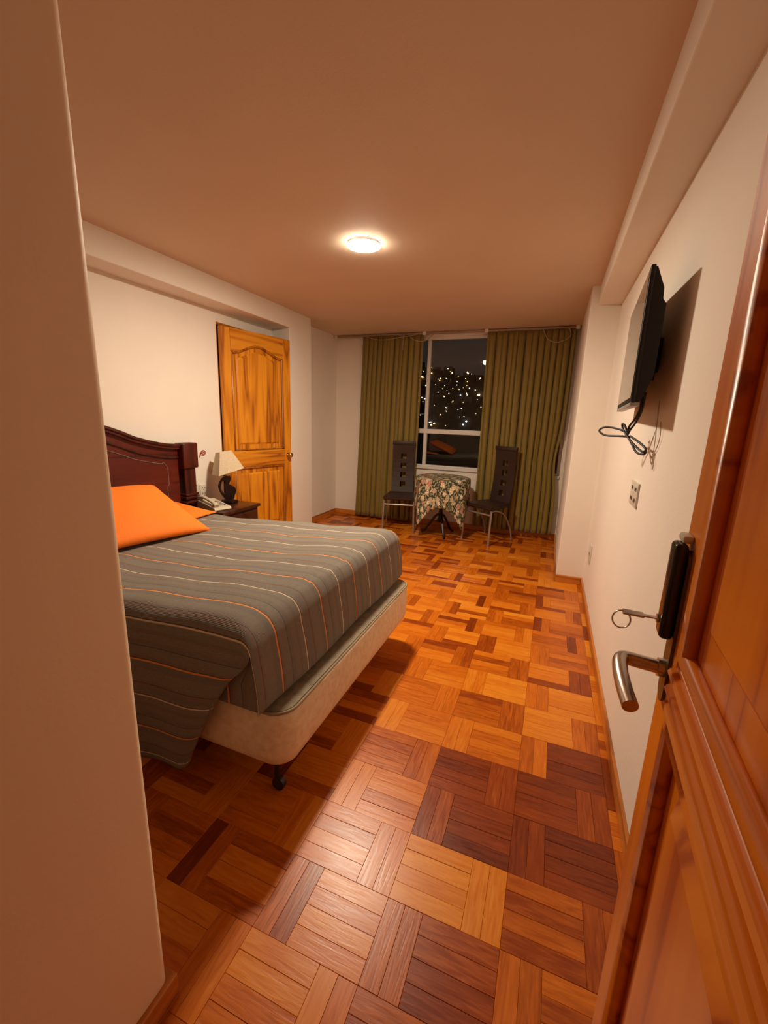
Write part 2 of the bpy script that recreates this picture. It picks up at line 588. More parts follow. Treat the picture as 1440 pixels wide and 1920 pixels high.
for j in range(-11, 23):
    ya = Y0 + j * PP
    for i in range(-10, 4):
        xa = X0 + i * PER
        if j % 2 == 0:
            hx, vx = xa, xa + PP
        else:
            vx, hx = xa, xa + PER - PP
        hm = BLOCK.get((j, 'H', i), rnd.uniform(.5, .76))
        vm = BLOCK.get((j, 'V', i), rnd.uniform(.46, .76))
        near = (j, 'H', i) in BLOCK
        for k in range(4):
            d = rnd.choice((-.30, -.1, 0, .06, .12, .16)) if not near else rnd.choice((-.09, -.03, .0, .04, .07))
            strips.append((hx, hx + PP, ya + k * SW, ya + (k + 1) * SW, 0, hm + d))
        for k in range(2):
            d = rnd.choice((-.33, -.12, 0, .05, .10)) if not near else rnd.choice((-.10, -.02, .0, .05))
            strips.append((vx + k * SW, vx + (k + 1) * SW, ya, ya + PP, 1, vm + d))
cut = []
for x0, x1, y0, y1, o, tone in strips:
    x0, x1, y0, y1 = max(x0, FX0), min(x1, FX1), max(y0, FY0), min(y1, FY1)
    if x1 - x0 < .008 or y1 - y0 < .008:
        continue
    cut.append((x0, x1, y0, y1, o, min(1, max(.02, tone))))

def in_view(x, y):
    v = Vector((x, y, -1.4))
    c = [sum(CR[k][i] * v[i] for i in range(3)) for k in range(3)]
    if c[2] <= .05:
        return False
    u, w = 720 + CF * c[0] / c[2], 960 + CF * c[1] / c[2]
    if not (250 < u < 1210 and 950 < w < 1960):
        return False
    if -2.8 < x < -.90 and 1.15 < y < 2.6:
        return False
    if x < -.80 and y >= 2.5:
        return False
    if u < 330 and w > 1830 - (u - 300) * 0:
        return u > 290
    return u < 1440 - (w - 300) * .19 + 30
def dist(s):
    return math.hypot((s[0] + s[1]) / 2, (s[2] + s[3]) / 2)
vis = sorted([s for s in cut if in_view((s[0] + s[1]) / 2, (s[2] + s[3]) / 2)], key=dist)[:300]
vis_set = set(vis)

def strip_geo(bm, x0, x1, y0, y1, zt, uvl, rot):
    g, c = .0003, .0007
    zb = zt - .0085
    def ring(i, z):
        return [bm.verts.new(p) for p in ((x0 + i, y0 + i, z), (x1 - i, y0 + i, z), (x1 - i, y1 - i, z), (x0 + i, y1 - i, z))]
    A, B, Cc = ring(g, zb), ring(g, zt - c), ring(g + c, zt)
    fs = [bm.faces.new(Cc)]
    for P_, Q_ in ((A, B), (B, Cc)):
        for k in range(4):
            fs.append(bm.faces.new((P_[k], P_[(k + 1) % 4], Q_[(k + 1) % 4], Q_[k])))
    for f in fs:
        for l in f.loops:
            l[uvl].uv = (l.vert.co.y - y0, l.vert.co.x - x0) if rot else (l.vert.co.x - x0, l.vert.co.y - y0)
    return fs

cache = {}
foff = Vector(floor.location)
for s in vis:
    x0, x1, y0, y1, o, tone = s
    L_, W_ = (x1 - x0, y1 - y0) if o == 0 else (y1 - y0, x1 - x0)
    key = (round(L_, 3), round(W_, 3))
    if key not in cache:
        b2 = new(); uvl = b2.loops.layers.uv.new('UVMap')
        strip_geo(b2, -L_ / 2, L_ / 2, -W_ / 2, W_ / 2, 0.0, uvl, False)
        cache[key] = finish('plank', b2, M['plank'])
    p = bpy.data.objects.new('plank', cache[key])
    COL.objects.link(p)
    p.parent = floor
    p.location = Vector(((x0 + x1) / 2, (y0 + y1) / 2, rnd.uniform(-.0006, .0006))) - foff
    p.rotation_euler = (0, 0, math.pi / 2 if o else 0)
    p.color = (tone, rnd.random(), 0, 1)
b2 = new(); uvl = b2.loops.layers.uv.new('UVMap'); cl = b2.loops.layers.float_color.new('tone')
for s in cut:
    if s in vis_set:
        continue
    fs = strip_geo(b2, s[0], s[1], s[2], s[3], rnd.uniform(-.0006, .0006), uvl, s[4])
    sd = rnd.random()
    for f in fs:
        for l in f.loops:
            l[cl] = (s[5], sd, 0, 1)
part('far_planks', b2, M['plank_far'], floor, kind='stuff')

# ---- ceiling
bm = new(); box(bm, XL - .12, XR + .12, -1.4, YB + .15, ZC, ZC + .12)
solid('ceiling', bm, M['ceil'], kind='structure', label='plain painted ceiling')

# ---- left wall with closet opening, beam and column
OY0, OY1, OZ = 3.165, 3.985, 2.185
bm = new()
box(bm, XL - .12, XL, -1.4, OY0, -.01, ZC)
box(bm, XL - .12, XL, OY0, OY1, OZ, ZC)
box(bm, XL - .12, XL, OY1, YB, -.01, ZC)
wl = solid('wall_left', bm, M['wall'], kind='structure', label='cream painted wall behind the headboard')
bm = new(); box(bm, XL - .01, -2.665, -1.35, 3.99, 2.283, ZC + .01, .004, 1)
part('beam', bm, M['wall'], wl)
bm = new(); box(bm, XL - .01, -2.672, 3.99, 4.42, -.01, ZC + .01, .004, 1)
part('column', bm, M['wall'], wl)
bm = new(); box(bm, -3.5, -3.46, 3.0, 4.15, -.01, 2.3); box(bm, -3.5, XL - .12, 3.0, 3.04, -.01, 2.3); box(bm, -3.5, XL - .12, 4.11, 4.15, -.01, 2.3); box(bm, -3.5, XL - .12, 3.0, 4.15, 2.26, 2.3); box(bm, -3.5, XL - .12, 3.0, 4.15, -.05, -.01)
part('closet_lining', bm, M['closet'], wl)

# ---- back wall with the wide window opening
WX0, WX1, WZ0, WZ1 = -2.32, 0.125, 0.785, 2.415
bm = new()
box(bm, XL - .12, WX0, YB, YB + .14, -.01, ZC)
box(bm, WX1, XR + .12, YB, YB + .14, -.01, ZC)
box(bm, WX0, WX1, YB, YB + .14, -.01, WZ0)
box(bm, WX0, WX1, YB, YB + .14, WZ1, ZC)
solid('wall_back', bm, M['wall'], kind='structure', label='cream wall around and below the window')

# ---- right wall, beam, pillar
bm = new(); box(bm, XR, XR + .12, -1.4, YB + .14, -.01, ZC)
wr = solid('wall_right', bm, M['wall'], kind='structure', label='cream wall carrying the television')
bm = new(); box(bm, .222, XR + .01, DY - .12, 3.95, 2.318, ZC + .01, .006, 2)
part('beam', bm, M['wall'], wr)
bm = new(); box(bm, .166, XR + .01, 3.946, YB + .01, -.01, ZC + .01, .006, 2)
part('pillar', bm, M['wall'], wr)

# ---- entry wall block (left foreground) and doorway wall
bm = new()
prof = [(HX - .125, -1.4), (HX, -1.4)]
rr = .022
for k in range(7):
    a = k / 6 * math.pi / 2
    prof.append((HX - rr + rr * math.cos(a), HY - rr + rr * math.sin(a)))
for k in range(7):
    a = math.pi / 2 + k / 6 * math.pi / 2
    prof.append((HX - .125 + rr + rr * math.cos(a), HY - rr + rr * math.sin(a)))
prism(bm, prof, 'z', -.01, ZC)
solid('wall_entry', bm, M['hall'], 40, kind='structure', label='cream wall corner at the left edge of the entry')
bm = new()
box(bm, .165, XR, DY - .14, DY - .02, -.01, ZC)
box(bm, HX, .165, DY - .14, DY - .02, 2.16, ZC)
solid('wall_front', bm, M['hall'], kind='structure')
bm = new(); box(bm, XL - .12, XR + .02, -1.4, -1.3, -.01, ZC)
solid('wall_corridor', bm, M['hall'], kind='structure')

# ---- baseboards
def base(name, boxes, mat='base'):
    bm = new()
    for b_ in boxes:
        box(bm, *b_, .003, 1)
    return solid(name, bm, M[mat], kind='structure')
base('baseboard_right', [(XR - .013, XR, DY, 3.945, 0, .068)])
base('baseboard_pillar', [(.160, XR - .013, 3.933, 3.946, 0, .068)], 'base_x')
base('baseboard_alcove', [(.153, .166, 3.933, YB, 0, .068)])
base('baseboard_back', [(XL, .153, YB - .013, YB, 0, .068)], 'base_x')
base('baseboard_left', [(XL, XL + .013, 4.42, YB - .013, 0, .068), (XL, XL + .013, -1.3, OY0 - .01, 0, .068)])
base('baseboard_column', [(XL, -2.659, 4.42, 4.433, 0, .068), (-2.672, -2.659, 3.99, 4.42, 0, .068)])
base('baseboard_entry', [(HX - .03, HX + .013, -1.3, HY + .013, 0, .072), (HX - .138, HX - .10, -1.3, HY + .013, 0, .072), (HX - .10, HX - .03, HY - .03, HY + .013, 0, .072)])

# ---- window
win = thing('window_1', ((WX0 + WX1) / 2, YB + .03, WZ0), kind='structure', label='wide white framed window onto the city at night')
FYa, FYb = YB + .025, YB + .075
def bar(x0, x1, z0, z1, name, ya=FYa, yb=FYb):
    bm = new(); box(bm, x0, x1, ya, yb, z0, z1, .004, 1)
    return part(name, bm, M['white_paint'], win)
ft = .035
bar(WX0, WX1, WZ1 - ft, WZ1, 'frame_head')
bar(WX0, WX1, WZ0, WZ0 + .02, 'frame_foot')
bar(WX0, WX0 + ft, WZ0 + .02, WZ1 - ft, 'frame_side')
bar(WX1 - ft, WX1, WZ0 + .02, WZ1 - ft, 'frame_side')
mull = (-1.575, -0.60)
for mx_ in mull:
    bar(mx_ - .022, mx_ + .022, WZ0 + .02, WZ1 - ft, 'mullion', FYa - .004, FYb)
bar(WX0 + ft, WX1 - ft, 1.218, 1.276, 'transom', FYa - .008, FYb)
xs_ = [WX0 + ft, mull[0] - .022, mull[0] + .022, mull[1] - .022, mull[1] + .022, WX1 - ft]
for k in range(3):
    for z0, z1 in ((WZ0 + .02, 1.218), (1.276, WZ1 - ft)):
        bm = new(); box(bm, xs_[2 * k] + .0005, xs_[2 * k + 1] - .0005, YB + .048, YB + .052, z0 + .0005, z1 - .0005)
        part('pane', bm, M['glass'], win)
bm = new(); box(bm, WX0 - .03, WX1, YB - .03, YB + .024, WZ0 - .03, WZ0 + .001, .004, 1)
part('sill', bm, M['white_paint'], win)

# ---- panelled doors
def panel_door(root, w, h, th, st, zr, mats, arch, bottom=.18, top=.16, mid=(0.98, 1.12), ridges=False):
    """local: x along the leaf, y thickness, z up. zr unused hole"""
    mz, mxm, mm_ = mats
    t2 = th / 2
    for x0, x1 in ((0, st), (w - st, w)):
        bm = new(); box(bm, x0, x1, -t2, t2, 0, h, .003, 1)
        part('stile', bm, mz, root, world=False)
    bm = new(); box(bm, st, w - st, -t2, t2, 0, bottom, .003, 1)
    part('bottom_rail', bm, mxm, root, world=False)
    bm = new(); box(bm, st, w - st, -t2, t2, mid[0], mid[1], .003, 1)
    mr = part('middle_rail', bm, mxm, root, world=False)
    if ridges:
        for s in (-1, 1):
            for q in (.2, .5, .8):
                z = mid[0] + (mid[1] - mid[0]) * q
                bm = new(); tube(bm, [(st, s * t2, z), (w - st, s * t2, z)], .009, 8, squash=.7)
                part('moulding', bm, mxm, mr, 40, world=False)
    def arch_z(x, drop=0.0):
        c = (x - w / 2) / (w / 2 - st)
        return h - top - arch + arch * (0.5 + 0.5 * math.cos(math.pi * max(-1, min(1, c * 1.05)))) - drop
    nn = 20
    pts = [(st + (w - 2 * st) * k / nn, arch_z(st + (w - 2 * st) * k / nn)) for k in range(nn + 1)]
    bm = new(); prism(bm, pts + [(w - st, h), (st, h)], 'y', -t2, t2)
    part('top_rail', bm, mxm, root, world=False)
    # recessed panels with raised fields and mouldings on both faces
    for up in (0, 1):
        if up:
            outline = [(st, mid[1]), (w - st, mid[1])] + list(reversed(pts))
        else:
            outline = [(st, bottom), (w - st, bottom), (w - st, mid[0]), (st, mid[0])]
        bm = new(); prism(bm, outline, 'y', -t2 * .35, t2 * .35)
        pan = part('upper_panel' if up else 'lower_panel', bm, mz, root, world=False)
        ins = .062
        if up:
            fo = [(st + ins, mid[1] + ins), (w - st - ins, mid[1] + ins)]
            nn2 = 16
            for k in range(nn2 + 1):
                x = w - st - ins - (w - 2 * st - 2 * ins) * k / nn2
                fo.append((x, arch_z(x, ins)))
        else:
            fo = [(st + ins, bottom + ins), (w - st - ins, bottom + ins), (w - st - ins, mid[0] - ins), (st + ins, mid[0] - ins)]
        cx = sum(p[0] for p in fo) / len(fo); cz = sum(p[1] for p in fo) / len(fo)
        for s in (-1, 1):
            bm = new()
            A = [bm.verts.new((x, s * t2 * .34, z)) for x, z in fo]
            B = [bm.verts.new((x + (.016 if x < cx else -.016), s * t2 * .80, z + (.016 if z < cz else -.016))) for x, z in fo]
            fs = [bm.faces.new(B)]
            for k in range(len(fo)):
                q = (k + 1) % len(fo)
                fs.append(bm.faces.new((A[k], A[q], B[q], B[k])))
            bmesh.ops.recalc_face_normals(bm, faces=fs)
            f = fs[0]; f.normal_update()
            if f.normal.y * s < 0:
                bmesh.ops.reverse_faces(bm, faces=fs)
            part('raised_field', bm, mz, pan, world=False)
            ol = [Vector((x, s * t2 * .62, z)) for x, z in outline]
            cc = Vector((cx, 0, cz))
            ol2 = []
            for v in ol:
                ol2.append(Vector((v.x + (.010 if v.x < cx else -.010) * (1 if abs(v.x - cx) > (w / 2 - st) * .97 else 0), v.y, v.z + (.010 if v.z < cz else -.010))))
            bm = new(); tube(bm, ol2, .013, 8, True, 1.0)
            part('moulding', bm, mm_, pan, 50, world=False)

# door_1: honey coloured closet door, ajar
h0 = Vector((XL + .028, OY0 + .006)); h1 = Vector((-2.662, 3.955))
ang = math.atan2(h1.y - h0.y, h1.x - h0.x)
d1 = thing('door_1', (h0.x, h0.y, .008), ang, kind='structure', label='honey-coloured wooden panel door with arched top panel, slightly ajar')
W1 = (h1 - h0).length
panel_door(d1, W1, 2.145, .04, .098, None, (M['oak'], M['oak_x'], M['oak_dark']), .085, .2, .115, (.87, 1.03))
bm = new()
tube(bm, [(W1 - .052, -.02, .965), (W1 - .052, -.028, .965)], .026, 20)
kn = part('door_knob', bm, M['brass'], d1, 40, world=False, label='small brass door knob')
bm = new()
pr = [(.010, .028), (.010, .045), (.018, .052), (.026, .062), (.026, .074), (.018, .082), (.004, .085)]
tube(bm, [(W1 - .052, -y, .965) for r, y in pr], [r for r, y in pr], 16)
part('knob_grip', bm, M['brass'], kn, 50, world=False)
# frame of the closet opening
fr1 = thing('trim_1', (XL, OY0, 0), kind='structure', label='dark wooden lining of the closet doorway')
for nm, b_ in (('jamb', (XL - .12, XL + .002, OY0, OY0 + .005, 0, OZ)), ('jamb', (XL - .12, XL + .002, OY1 - .005, OY1, 0, OZ)), ('head', (XL - .12, XL + .002, OY0 + .005, OY1 - .005, OZ - .02, OZ))):
    bm = new(); box(bm, *b_)
    part(nm, bm, M['oak_dark'], fr1)

# door_2: entrance door, open towards the room
DV = Vector((.071, 1.0)).normalized()
E2 = Vector((.181, .65)); W2 = .80
hg = E2 - DV * W2
nrm = Vector((-DV.y, DV.x))
TH2 = .042
d2 = thing('door_2', (hg.x - nrm.x * TH2 / 2, hg.y - nrm.y * TH2 / 2, .008), math.atan2(DV.y, DV.x), kind='structure', label='reddish-brown pine entrance door standing open at the right edge')
panel_door(d2, W2, 2.12, TH2, .075, None, (M['pine'], M['pine_x'], M['pine_x']), .06, .2, .13, (1.032, 1.108), True)
t2 = TH2 / 2
zz = -.008
# lever handle, rim lock and plates (local: +y towards the hallway)
def lz(x, y, z):
    return (W2 + x, t2 + y, z + zz)
bm = new()
pl = []
for k in range(13):
    a = math.pi * k / 12
    pl.append((W2 - .033 + .017 * math.cos(a), 1.232 + zz + .017 * math.sin(a)))
for k in range(13):
    a = math.pi + math.pi * k / 12
    pl.append((W2 - .033 + .017 * math.cos(a), 1.052 + zz + .017 * math.sin(a)))
prism(bm, pl, 'y', t2, t2 + .004)
plate = part('lock_plate', bm, M['olive'], d2, world=False, label='long aged brass lock plate')
bm = new(); box(bm, W2 - .048, W2 - .016, t2 + .004, t2 + .020, 1.128 + zz, 1.258 + zz, .006, 3)
part('rim_lock', bm, M['lockblack'], d2, 40, world=False, label='black enamelled lock case')
bm = new(); box(bm, W2 - .040, W2 - .012, t2, t2 + .012, 1.258 + zz, 1.268 + zz, .003, 2)
part('lock_cap', bm, M['plastic'], d2, 40, world=False)
bm = new(); tube(bm, [lz(-.033, .004, 1.082), lz(-.033, .012, 1.082)], .0125, 20)
ros = part('handle_rose', bm, M['steel'], d2, 40, world=False)
bm = new()
pts = [lz(-.033, .010, 1.082), lz(-.033, .030, 1.083), lz(-.033, .046, 1.084), lz(-.037, .0545, 1.0845), lz(-.050, .058, 1.084), lz(-.075, .058, 1.082), lz(-.105, .055, 1.078), lz(-.132, .050, 1.073)]
tube(bm, smooth_path(pts, 6), .0095, 16)
part('lever_handle', bm, M['steel'], d2, 60, world=False, label='brushed steel curved lever handle')
bm = new(); tube(bm, [lz(-.030, .0198, 1.150), lz(-.030, .0225, 1.150)], .006, 14)
part('key_cylinder', bm, M['steel'], d2, 40, world=False)
# key with ring, top-level
def d2w(x, y, z):
    c, s = math.cos(d2.rotation_euler.z), math.sin(d2.rotation_euler.z)
    return Vector((d2.location.x + c * x - s * y, d2.location.y + s * x + c * y, z + .008))
kroot_p = d2w(W2 - .030, t2 + .023, 1.150 + zz)
key = thing('key', kroot_p, d2.rotation_euler.z, label='steel key with a split ring sticking in the black lock', cat='key')
bm = new(); box(bm, -.0035, .0035, -.002, .016, -.001, .001)
part('key_blade', bm, M['steel'], key, world=False)
bm = new(); box(bm, -.008, .008, .014, .040, -.0014, .0014, .001, 1)
part('key_bow', bm, M['steel'], key, world=False)
bm = new()
tube(bm, [(-.004 + .003 * math.sin(a), .040 + .011 * math.cos(a) , -.010 + .0115 * math.sin(a)) for a in [k * 2 * math.pi / 28 for k in range(28)]], .0011, 6, True)
part('key_ring', bm, M['steel'], key, 60, world=False)

# ================================================================== OBJECTS
# ---- ceiling lamp (the light of the room)
lx, ly = LAMP_POS
lamp = thing('ceiling_lamp', (lx, ly, ZC - .0216), label='round flush ceiling lamp glowing white', cat='lamp')
bm = new(); lathe(bm, [(.098, ZC), (.1042, ZC - .001), (.1042, ZC - .0160), (.098, ZC - .0160)], lx, ly, 40)
part('lamp_rim', bm, M['lampbody'], lamp, 40)
bm = new()
lathe(bm, [(.1045, ZC - .0160), (.1045, ZC - .0163), (.102, ZC - .0178), (.090, ZC - .0195), (.06, ZC - .0210), (.004, ZC - .0216)], lx, ly, 40)
part('diffuser', bm, emit('lamp_diffuser', LAMP_COLOUR, LAMP_STRENGTH), lamp, 60)

# ---- bed
BY = 1.825
bed = thing('bed', (-1.8, BY, 0), label='double bed with carved dark mahogany headboard and cream quilted base', cat='bed')
bm = new()
x0, x1, y0, y1, z0, z1, rc = -2.78, -.730, 1.028, 2.382, .176, .402, .082
out = []
for cx, cy, a0 in ((x1 - rc, y1 - rc, 0), (x0 + rc, y1 - rc, 90), (x0 + rc, y0 + rc, 180), (x1 - rc, y0 + rc, 270)):
    for k in range(9):
        a = math.radians(a0 + k * 11.25)
        out.append((cx, cy, math.cos(a), math.sin(a)))
rings = []
for zo, ro in ((z0 + .004, rc - .035), (z0 + .0, rc - .03), (z0 + .014, rc - .008), (z0 + .045, rc), (z0 + .12, rc + .003), (z1 - .03, rc), (z1 - .008, rc - .004), (z1, rc - .016)):
    rings.append([bm.verts.new((cx + ca * ro, cy + sa * ro, zo)) for cx, cy, ca, sa in out])
n = len(out)
for A, B in zip(rings[1:], rings[2:]):
    for k in range(n):
        bm.faces.new((A[k], A[(k + 1) % n], B[(k + 1) % n], B[k]))
bm.faces.new(rings[-1]); bm.faces.new(list(reversed(rings[1])))
for v in rings[0]:
    bm.verts.remove(v)
bmesh.ops.recalc_face_normals(bm, faces=bm.faces)
bs = part('box_spring', bm, M['quilt'], bed, 50, label='cream quilted box spring')
bm = new(); tube(bm, [(cx + ca * (rc - .002), cy + sa * (rc - .002), z1 - .002) for cx, cy, ca, sa in out], .0055, 8, True)
part('piping', bm, M['pipe'], bs, 60)
bm = new()
tp = [bm.verts.new((cx + ca * (rc - .010), cy + sa * (rc - .010), z1 + .0012)) for cx, cy, ca, sa in out]
tb_ = [bm.verts.new((cx + ca * (rc - .010), cy + sa * (rc - .010), z1 - .004)) for cx, cy, ca, sa in out]
bm.faces.new(tp)
for k in range(n):
    bm.faces.new((tb_[k], tb_[(k + 1) % n], tp[(k + 1) % n], tp[k]))
bmesh.ops.recalc_face_normals(bm, faces=bm.faces)
part('top_panel', bm, M['quilt_grey'], bs, label='grey-beige quilted top of the box spring')
bm = new(); box(bm, -2.76, -.865, 1.030, 2.350, .405, .625, .06, 4)
part('mattress', bm, M['matt'], bed, 40)
for lx_, ly_ in ((-.835, 1.120), (-.96, 2.26), (-2.7, 1.120), (-2.7, 2.29), (-1.75, 1.705)):
    bm = new(); tube(bm, [(lx_, ly_, .178), (lx_, ly_, .05)], .011, 10)
    lg = part('leg', bm, M['iron'], bed, 40)
    bm = new(); tube(bm, [(lx_ + .008, ly_ - .011, .026), (lx_ + .008, ly_ + .011, .026)], .026, 16)
    part('caster_wheel', bm, M['iron'], lg, 40)
# steel frame rails under the box spring
bm = new(); box(bm, -2.74, -.80, 1.105, 1.135, .150, .175)
part('frame_rail', bm, M['iron'], bed)
bm = new(); box(bm, -2.74, -.80, 2.275, 2.305, .150, .175)
part('frame_rail', bm, M['iron'], bed)

# headboard
hb_x0, hb_x1 = XL + .022, -2.815
def crown(y):
    q = abs(y - BY)
    pts_ = [(0, 1.318), (.10, 1.310), (.20, 1.278), (.30, 1.243), (.37, 1.212), (.48, 1.182), (.59, 1.158), (.70, 1.142), (.80, 1.138)]
    for (a, za), (b_, zb) in zip(pts_, pts_[1:]):
        if a <= q <= b_:
            t_ = (q - a) / (b_ - a)
            return za + (zb - za) * t_
    return 1.138
ys = [BY - .775 + 1.55 * k / 48 for k in range(49)]
bm = new(); prism(bm, [(y, .30) for y in (ys[0], ys[-1])] + [(y, crown(y) - .04) for y in reversed(ys)], 'x', hb_x0 + .012, hb_x1 - .022)
hb = part('headboard', bm, M['mahog'], bed, label='dark mahogany headboard with arched crown')
def strip_along(zoff0, zoff1, xa, xb, name, mat):
    b_ = new()
    pts_ = [(y, crown(y) - zoff0) for y in ys] + [(y, crown(y) - zoff1) for y in reversed(ys)]
    A = [b_.verts.new((xa, p, q)) for p, q in pts_]; B = [b_.verts.new((xb, p, q)) for p, q in pts_]
    m_ = len(ys)
    for i in range(m_ - 1):
        j0, j1 = 2 * m_ - 1 - i, 2 * m_ - 2 - i
        b_.faces.new((A[i], A[i + 1], A[j1], A[j0])); b_.faces.new((B[i], B[j0], B[j1], B[i + 1]))
        b_.faces.new((A[i], B[i], B[i + 1], A[i + 1])); b_.faces.new((A[j0], A[j1], B[j1], B[j0]))
    for i, j in ((0, 2 * m_ - 1), (m_ - 1, m_)):
        b_.faces.new((A[i], A[j], B[j], B[i]))
    bmesh.ops.recalc_face_normals(b_, faces=b_.faces)
    bmesh.ops.bevel(b_, geom=[e for e in b_.edges if len(e.link_faces) == 2 and e.calc_face_angle(0) > 1.0], offset=.004, segments=2, affect='EDGES')
    part(name, b_, mat, hb, 40)
strip_along(.0, .022, hb_x0, hb_x1 + .022, 'crown_cap', M['mahog_z'])
strip_along(.022, .042, hb_x0, hb_x1 + .008, 'crown_moulding', M['mahog'])
strip_along(.10, .118, hb_x1 - .024, hb_x1 - .008, 'panel_moulding', M['mahog_z'])
for s in (-1, 1):
    il = []
    for k in range(20):
        y = BY + s * (.02 + .60 * k / 19)
        il.append((hb_x1 - .021, y, crown(y) - .165))
    yb_ = BY + s * .655
    il += [(hb_x1 - .021, BY + s * .632, 1.0), (hb_x1 - .021, BY + s * .668, .955), (hb_x1 - .021, BY + s * .672, .82), (hb_x1 - .021, BY + s * .655, .80), (hb_x1 - .021, BY + s * .655, .60)]
    bm = new(); tube(bm, il, .0032, 6)
    part('inlay_line', bm, M['inlay'], hb, 60, label='thin silvery inlay line')
for s in (-1, 1):
    yc = BY + s * .855
    bm = new(); box(bm, hb_x0, hb_x1 + .022, yc - .058, yc + .058, 0, .95, .004, 1)
    po = part('post', bm, M['mahog_z'], bed)
    bm = new(); box(bm, hb_x0 - .004, hb_x1 + .042, yc - .078, yc + .078, .935, 1.145, .012, 3)
    part('post_cap', bm, M['mahog_z'], po, 40)
    for zz_, g in ((.725, .012), (.70, .022), (.665, .034)):
        bm = new(); box(bm, hb_x0 - .004, hb_x1 + .022 + g, yc - .058 - g, yc + .058 + g, zz_ - .022, zz_, .006, 2)
        part('post_moulding', bm, M['mahog_z'], po, 40)

# bedspread
ZTOP = .737
def ztop(x):
    t_ = min(1, max(0, (-.95 - x) / 1.75))
    return ZTOP - .070 * t_ - .018 * math.sin(math.pi * t_)
def fold(d, r):
    """distance past the flat part -> (horizontal, drop)"""
    if d <= 0: return d, 0.0
    q = math.pi / 2 * r
    if d < q:
        a = d / r
        return r * math.sin(a), r * (1 - math.cos(a))
    return r, r + d - q
sx0, sxf, syn, syf = -2.70, -.915, 1.050, 2.332
rf, rn = .098, .084
NS, NT = 120, 110
s_end = (sxf - sx0) + math.pi / 2 * rf + .208
t_near_end = math.pi / 2 * rn + .615
t_far_end = math.pi / 2 * .07 + .16
Wt = syf - syn
bm = new(); uvl = bm.loops.layers.uv.new('UVMap')
grid = {}
import math as _m
def hsh(i):
    return math.sin(i * 12.9898) * .5
for i in range(NS + 1):
    s = s_end * i / NS
    hx, dzx = fold(s - (sxf - sx0), rf)
    x = sxf + hx
    for j in range(NT + 1):
        t = -t_far_end + (t_far_end + Wt + t_near_end) * j / NT     # 0 at the far arris, Wt at the near arris
        if t < 0:
            hy, dzy = fold(-t, .07); y = syf + hy
        elif t > Wt:
            hy, dzy = fold(t - Wt, rn); y = syn - hy
        else:
            y, dzy = syf - t, 0.0
        dn = max(0, t - Wt - math.pi / 2 * rn)                       # hanging length of the near side
        df = max(0, s - (sxf - sx0) - math.pi / 2 * rf)              # hanging length of the foot end
        xx = x
        Smax = (sxf - sx0) + math.pi / 2 * rf
        lift = 0.0
        if dn > 0:
            e_ = max(0, min(1, s / Smax))
            xx -= .52 * dn * e_ ** 4 * min(1, dn * 8)
            lift = .30 * dn * e_ ** 14
            y += -.022 * math.sin(dn * 5.5) + .016 * math.sin(s * 9 + 1) * dn * 2 + .05 * dn
        if df > 0:
            xx += .026 * math.sin(df * 7.5) + .006 * math.sin(t * 8) * df * 4
        kx = 1 - min(1, dn / .10)
        ky = 1 - min(1, df / .10)
        z = ztop(min(x, sxf)) - ((dzx * kx) ** 2.5 + (dzy * ky) ** 2.5) ** .4 + lift
        z += .004 * math.sin(s * 7.0 + t * 3) + .003 * math.sin(s * 17 + 2 * math.sin(t * 9)) * (1 if dzx + dzy < .02 else .3)
        z -= .010 * math.exp(-((t - Wt * .5) / .5) ** 2) * (1 if dzx < .01 else 0)
        grid[i, j] = (bm.verts.new((xx, y, z)), s, t)
i_c = int(((sxf - sx0) + math.pi / 2 * rf * .85) / s_end * NS)
j_c = int((t_far_end + Wt + math.pi / 2 * rn * .85) / (t_far_end + Wt + t_near_end) * NT)
j_f = int((t_far_end - .07 * math.pi / 2 * .9) / (t_far_end + Wt + t_near_end) * NT)
for i in range(NS):
    for j in range(NT):
        if i >= i_c and j >= j_c:
            continue
        if i >= i_c and j < j_f:
            continue
        q = [grid[i, j], grid[i + 1, j], grid[i + 1, j + 1], grid[i, j + 1]]
        f = bm.faces.new([v[0] for v in q])
        for l, v in zip(f.loops, q):
            l[uvl].uv = (v[1], v[2] / .9346 + .067)
# the foot panel folds round the near corner underneath the side panel
wrap = {}
for i in range(i_c, NS + 1):
    v0 = grid[i, j_c]
    for k in range(9):
        p = v0[0].co
        a = k / 8 * .24
        q = Vector((p.x - max(0, a - .02) * min(1, (i - i_c) / 8), p.y + min(a, .03) * .5, p.z - .02 * min(1, a / .03) * max(0, 1 - (i - i_c) / 8)))
        wrap[i, k] = (v0[0] if k == 0 else bm.verts.new(q), v0[1], v0[2] + a)
for i in range(i_c, NS):
    for k in range(8):
        q = [wrap[i, k], wrap[i + 1, k], wrap[i + 1, k + 1], wrap[i, k + 1]]
        f = bm.faces.new([v[0] for v in q])
        for l, v in zip(f.loops, q):
            l[uvl].uv = (v[1], v[2] / .9346 + .067)
bmesh.ops.delete(bm, geom=[v for v in bm.verts if not v.link_faces], context='VERTS')
bmesh.ops.recalc_face_normals(bm, faces=bm.faces)
bsp = solid('bedspread', bm, M['spread'], 180, label='dark grey bedspread with thin orange and cream stripes draped on the bed', cat='bedspread')
sol = bsp.modifiers.new('thick', 'SOLIDIFY'); sol.thickness = .006; sol.offset = -1

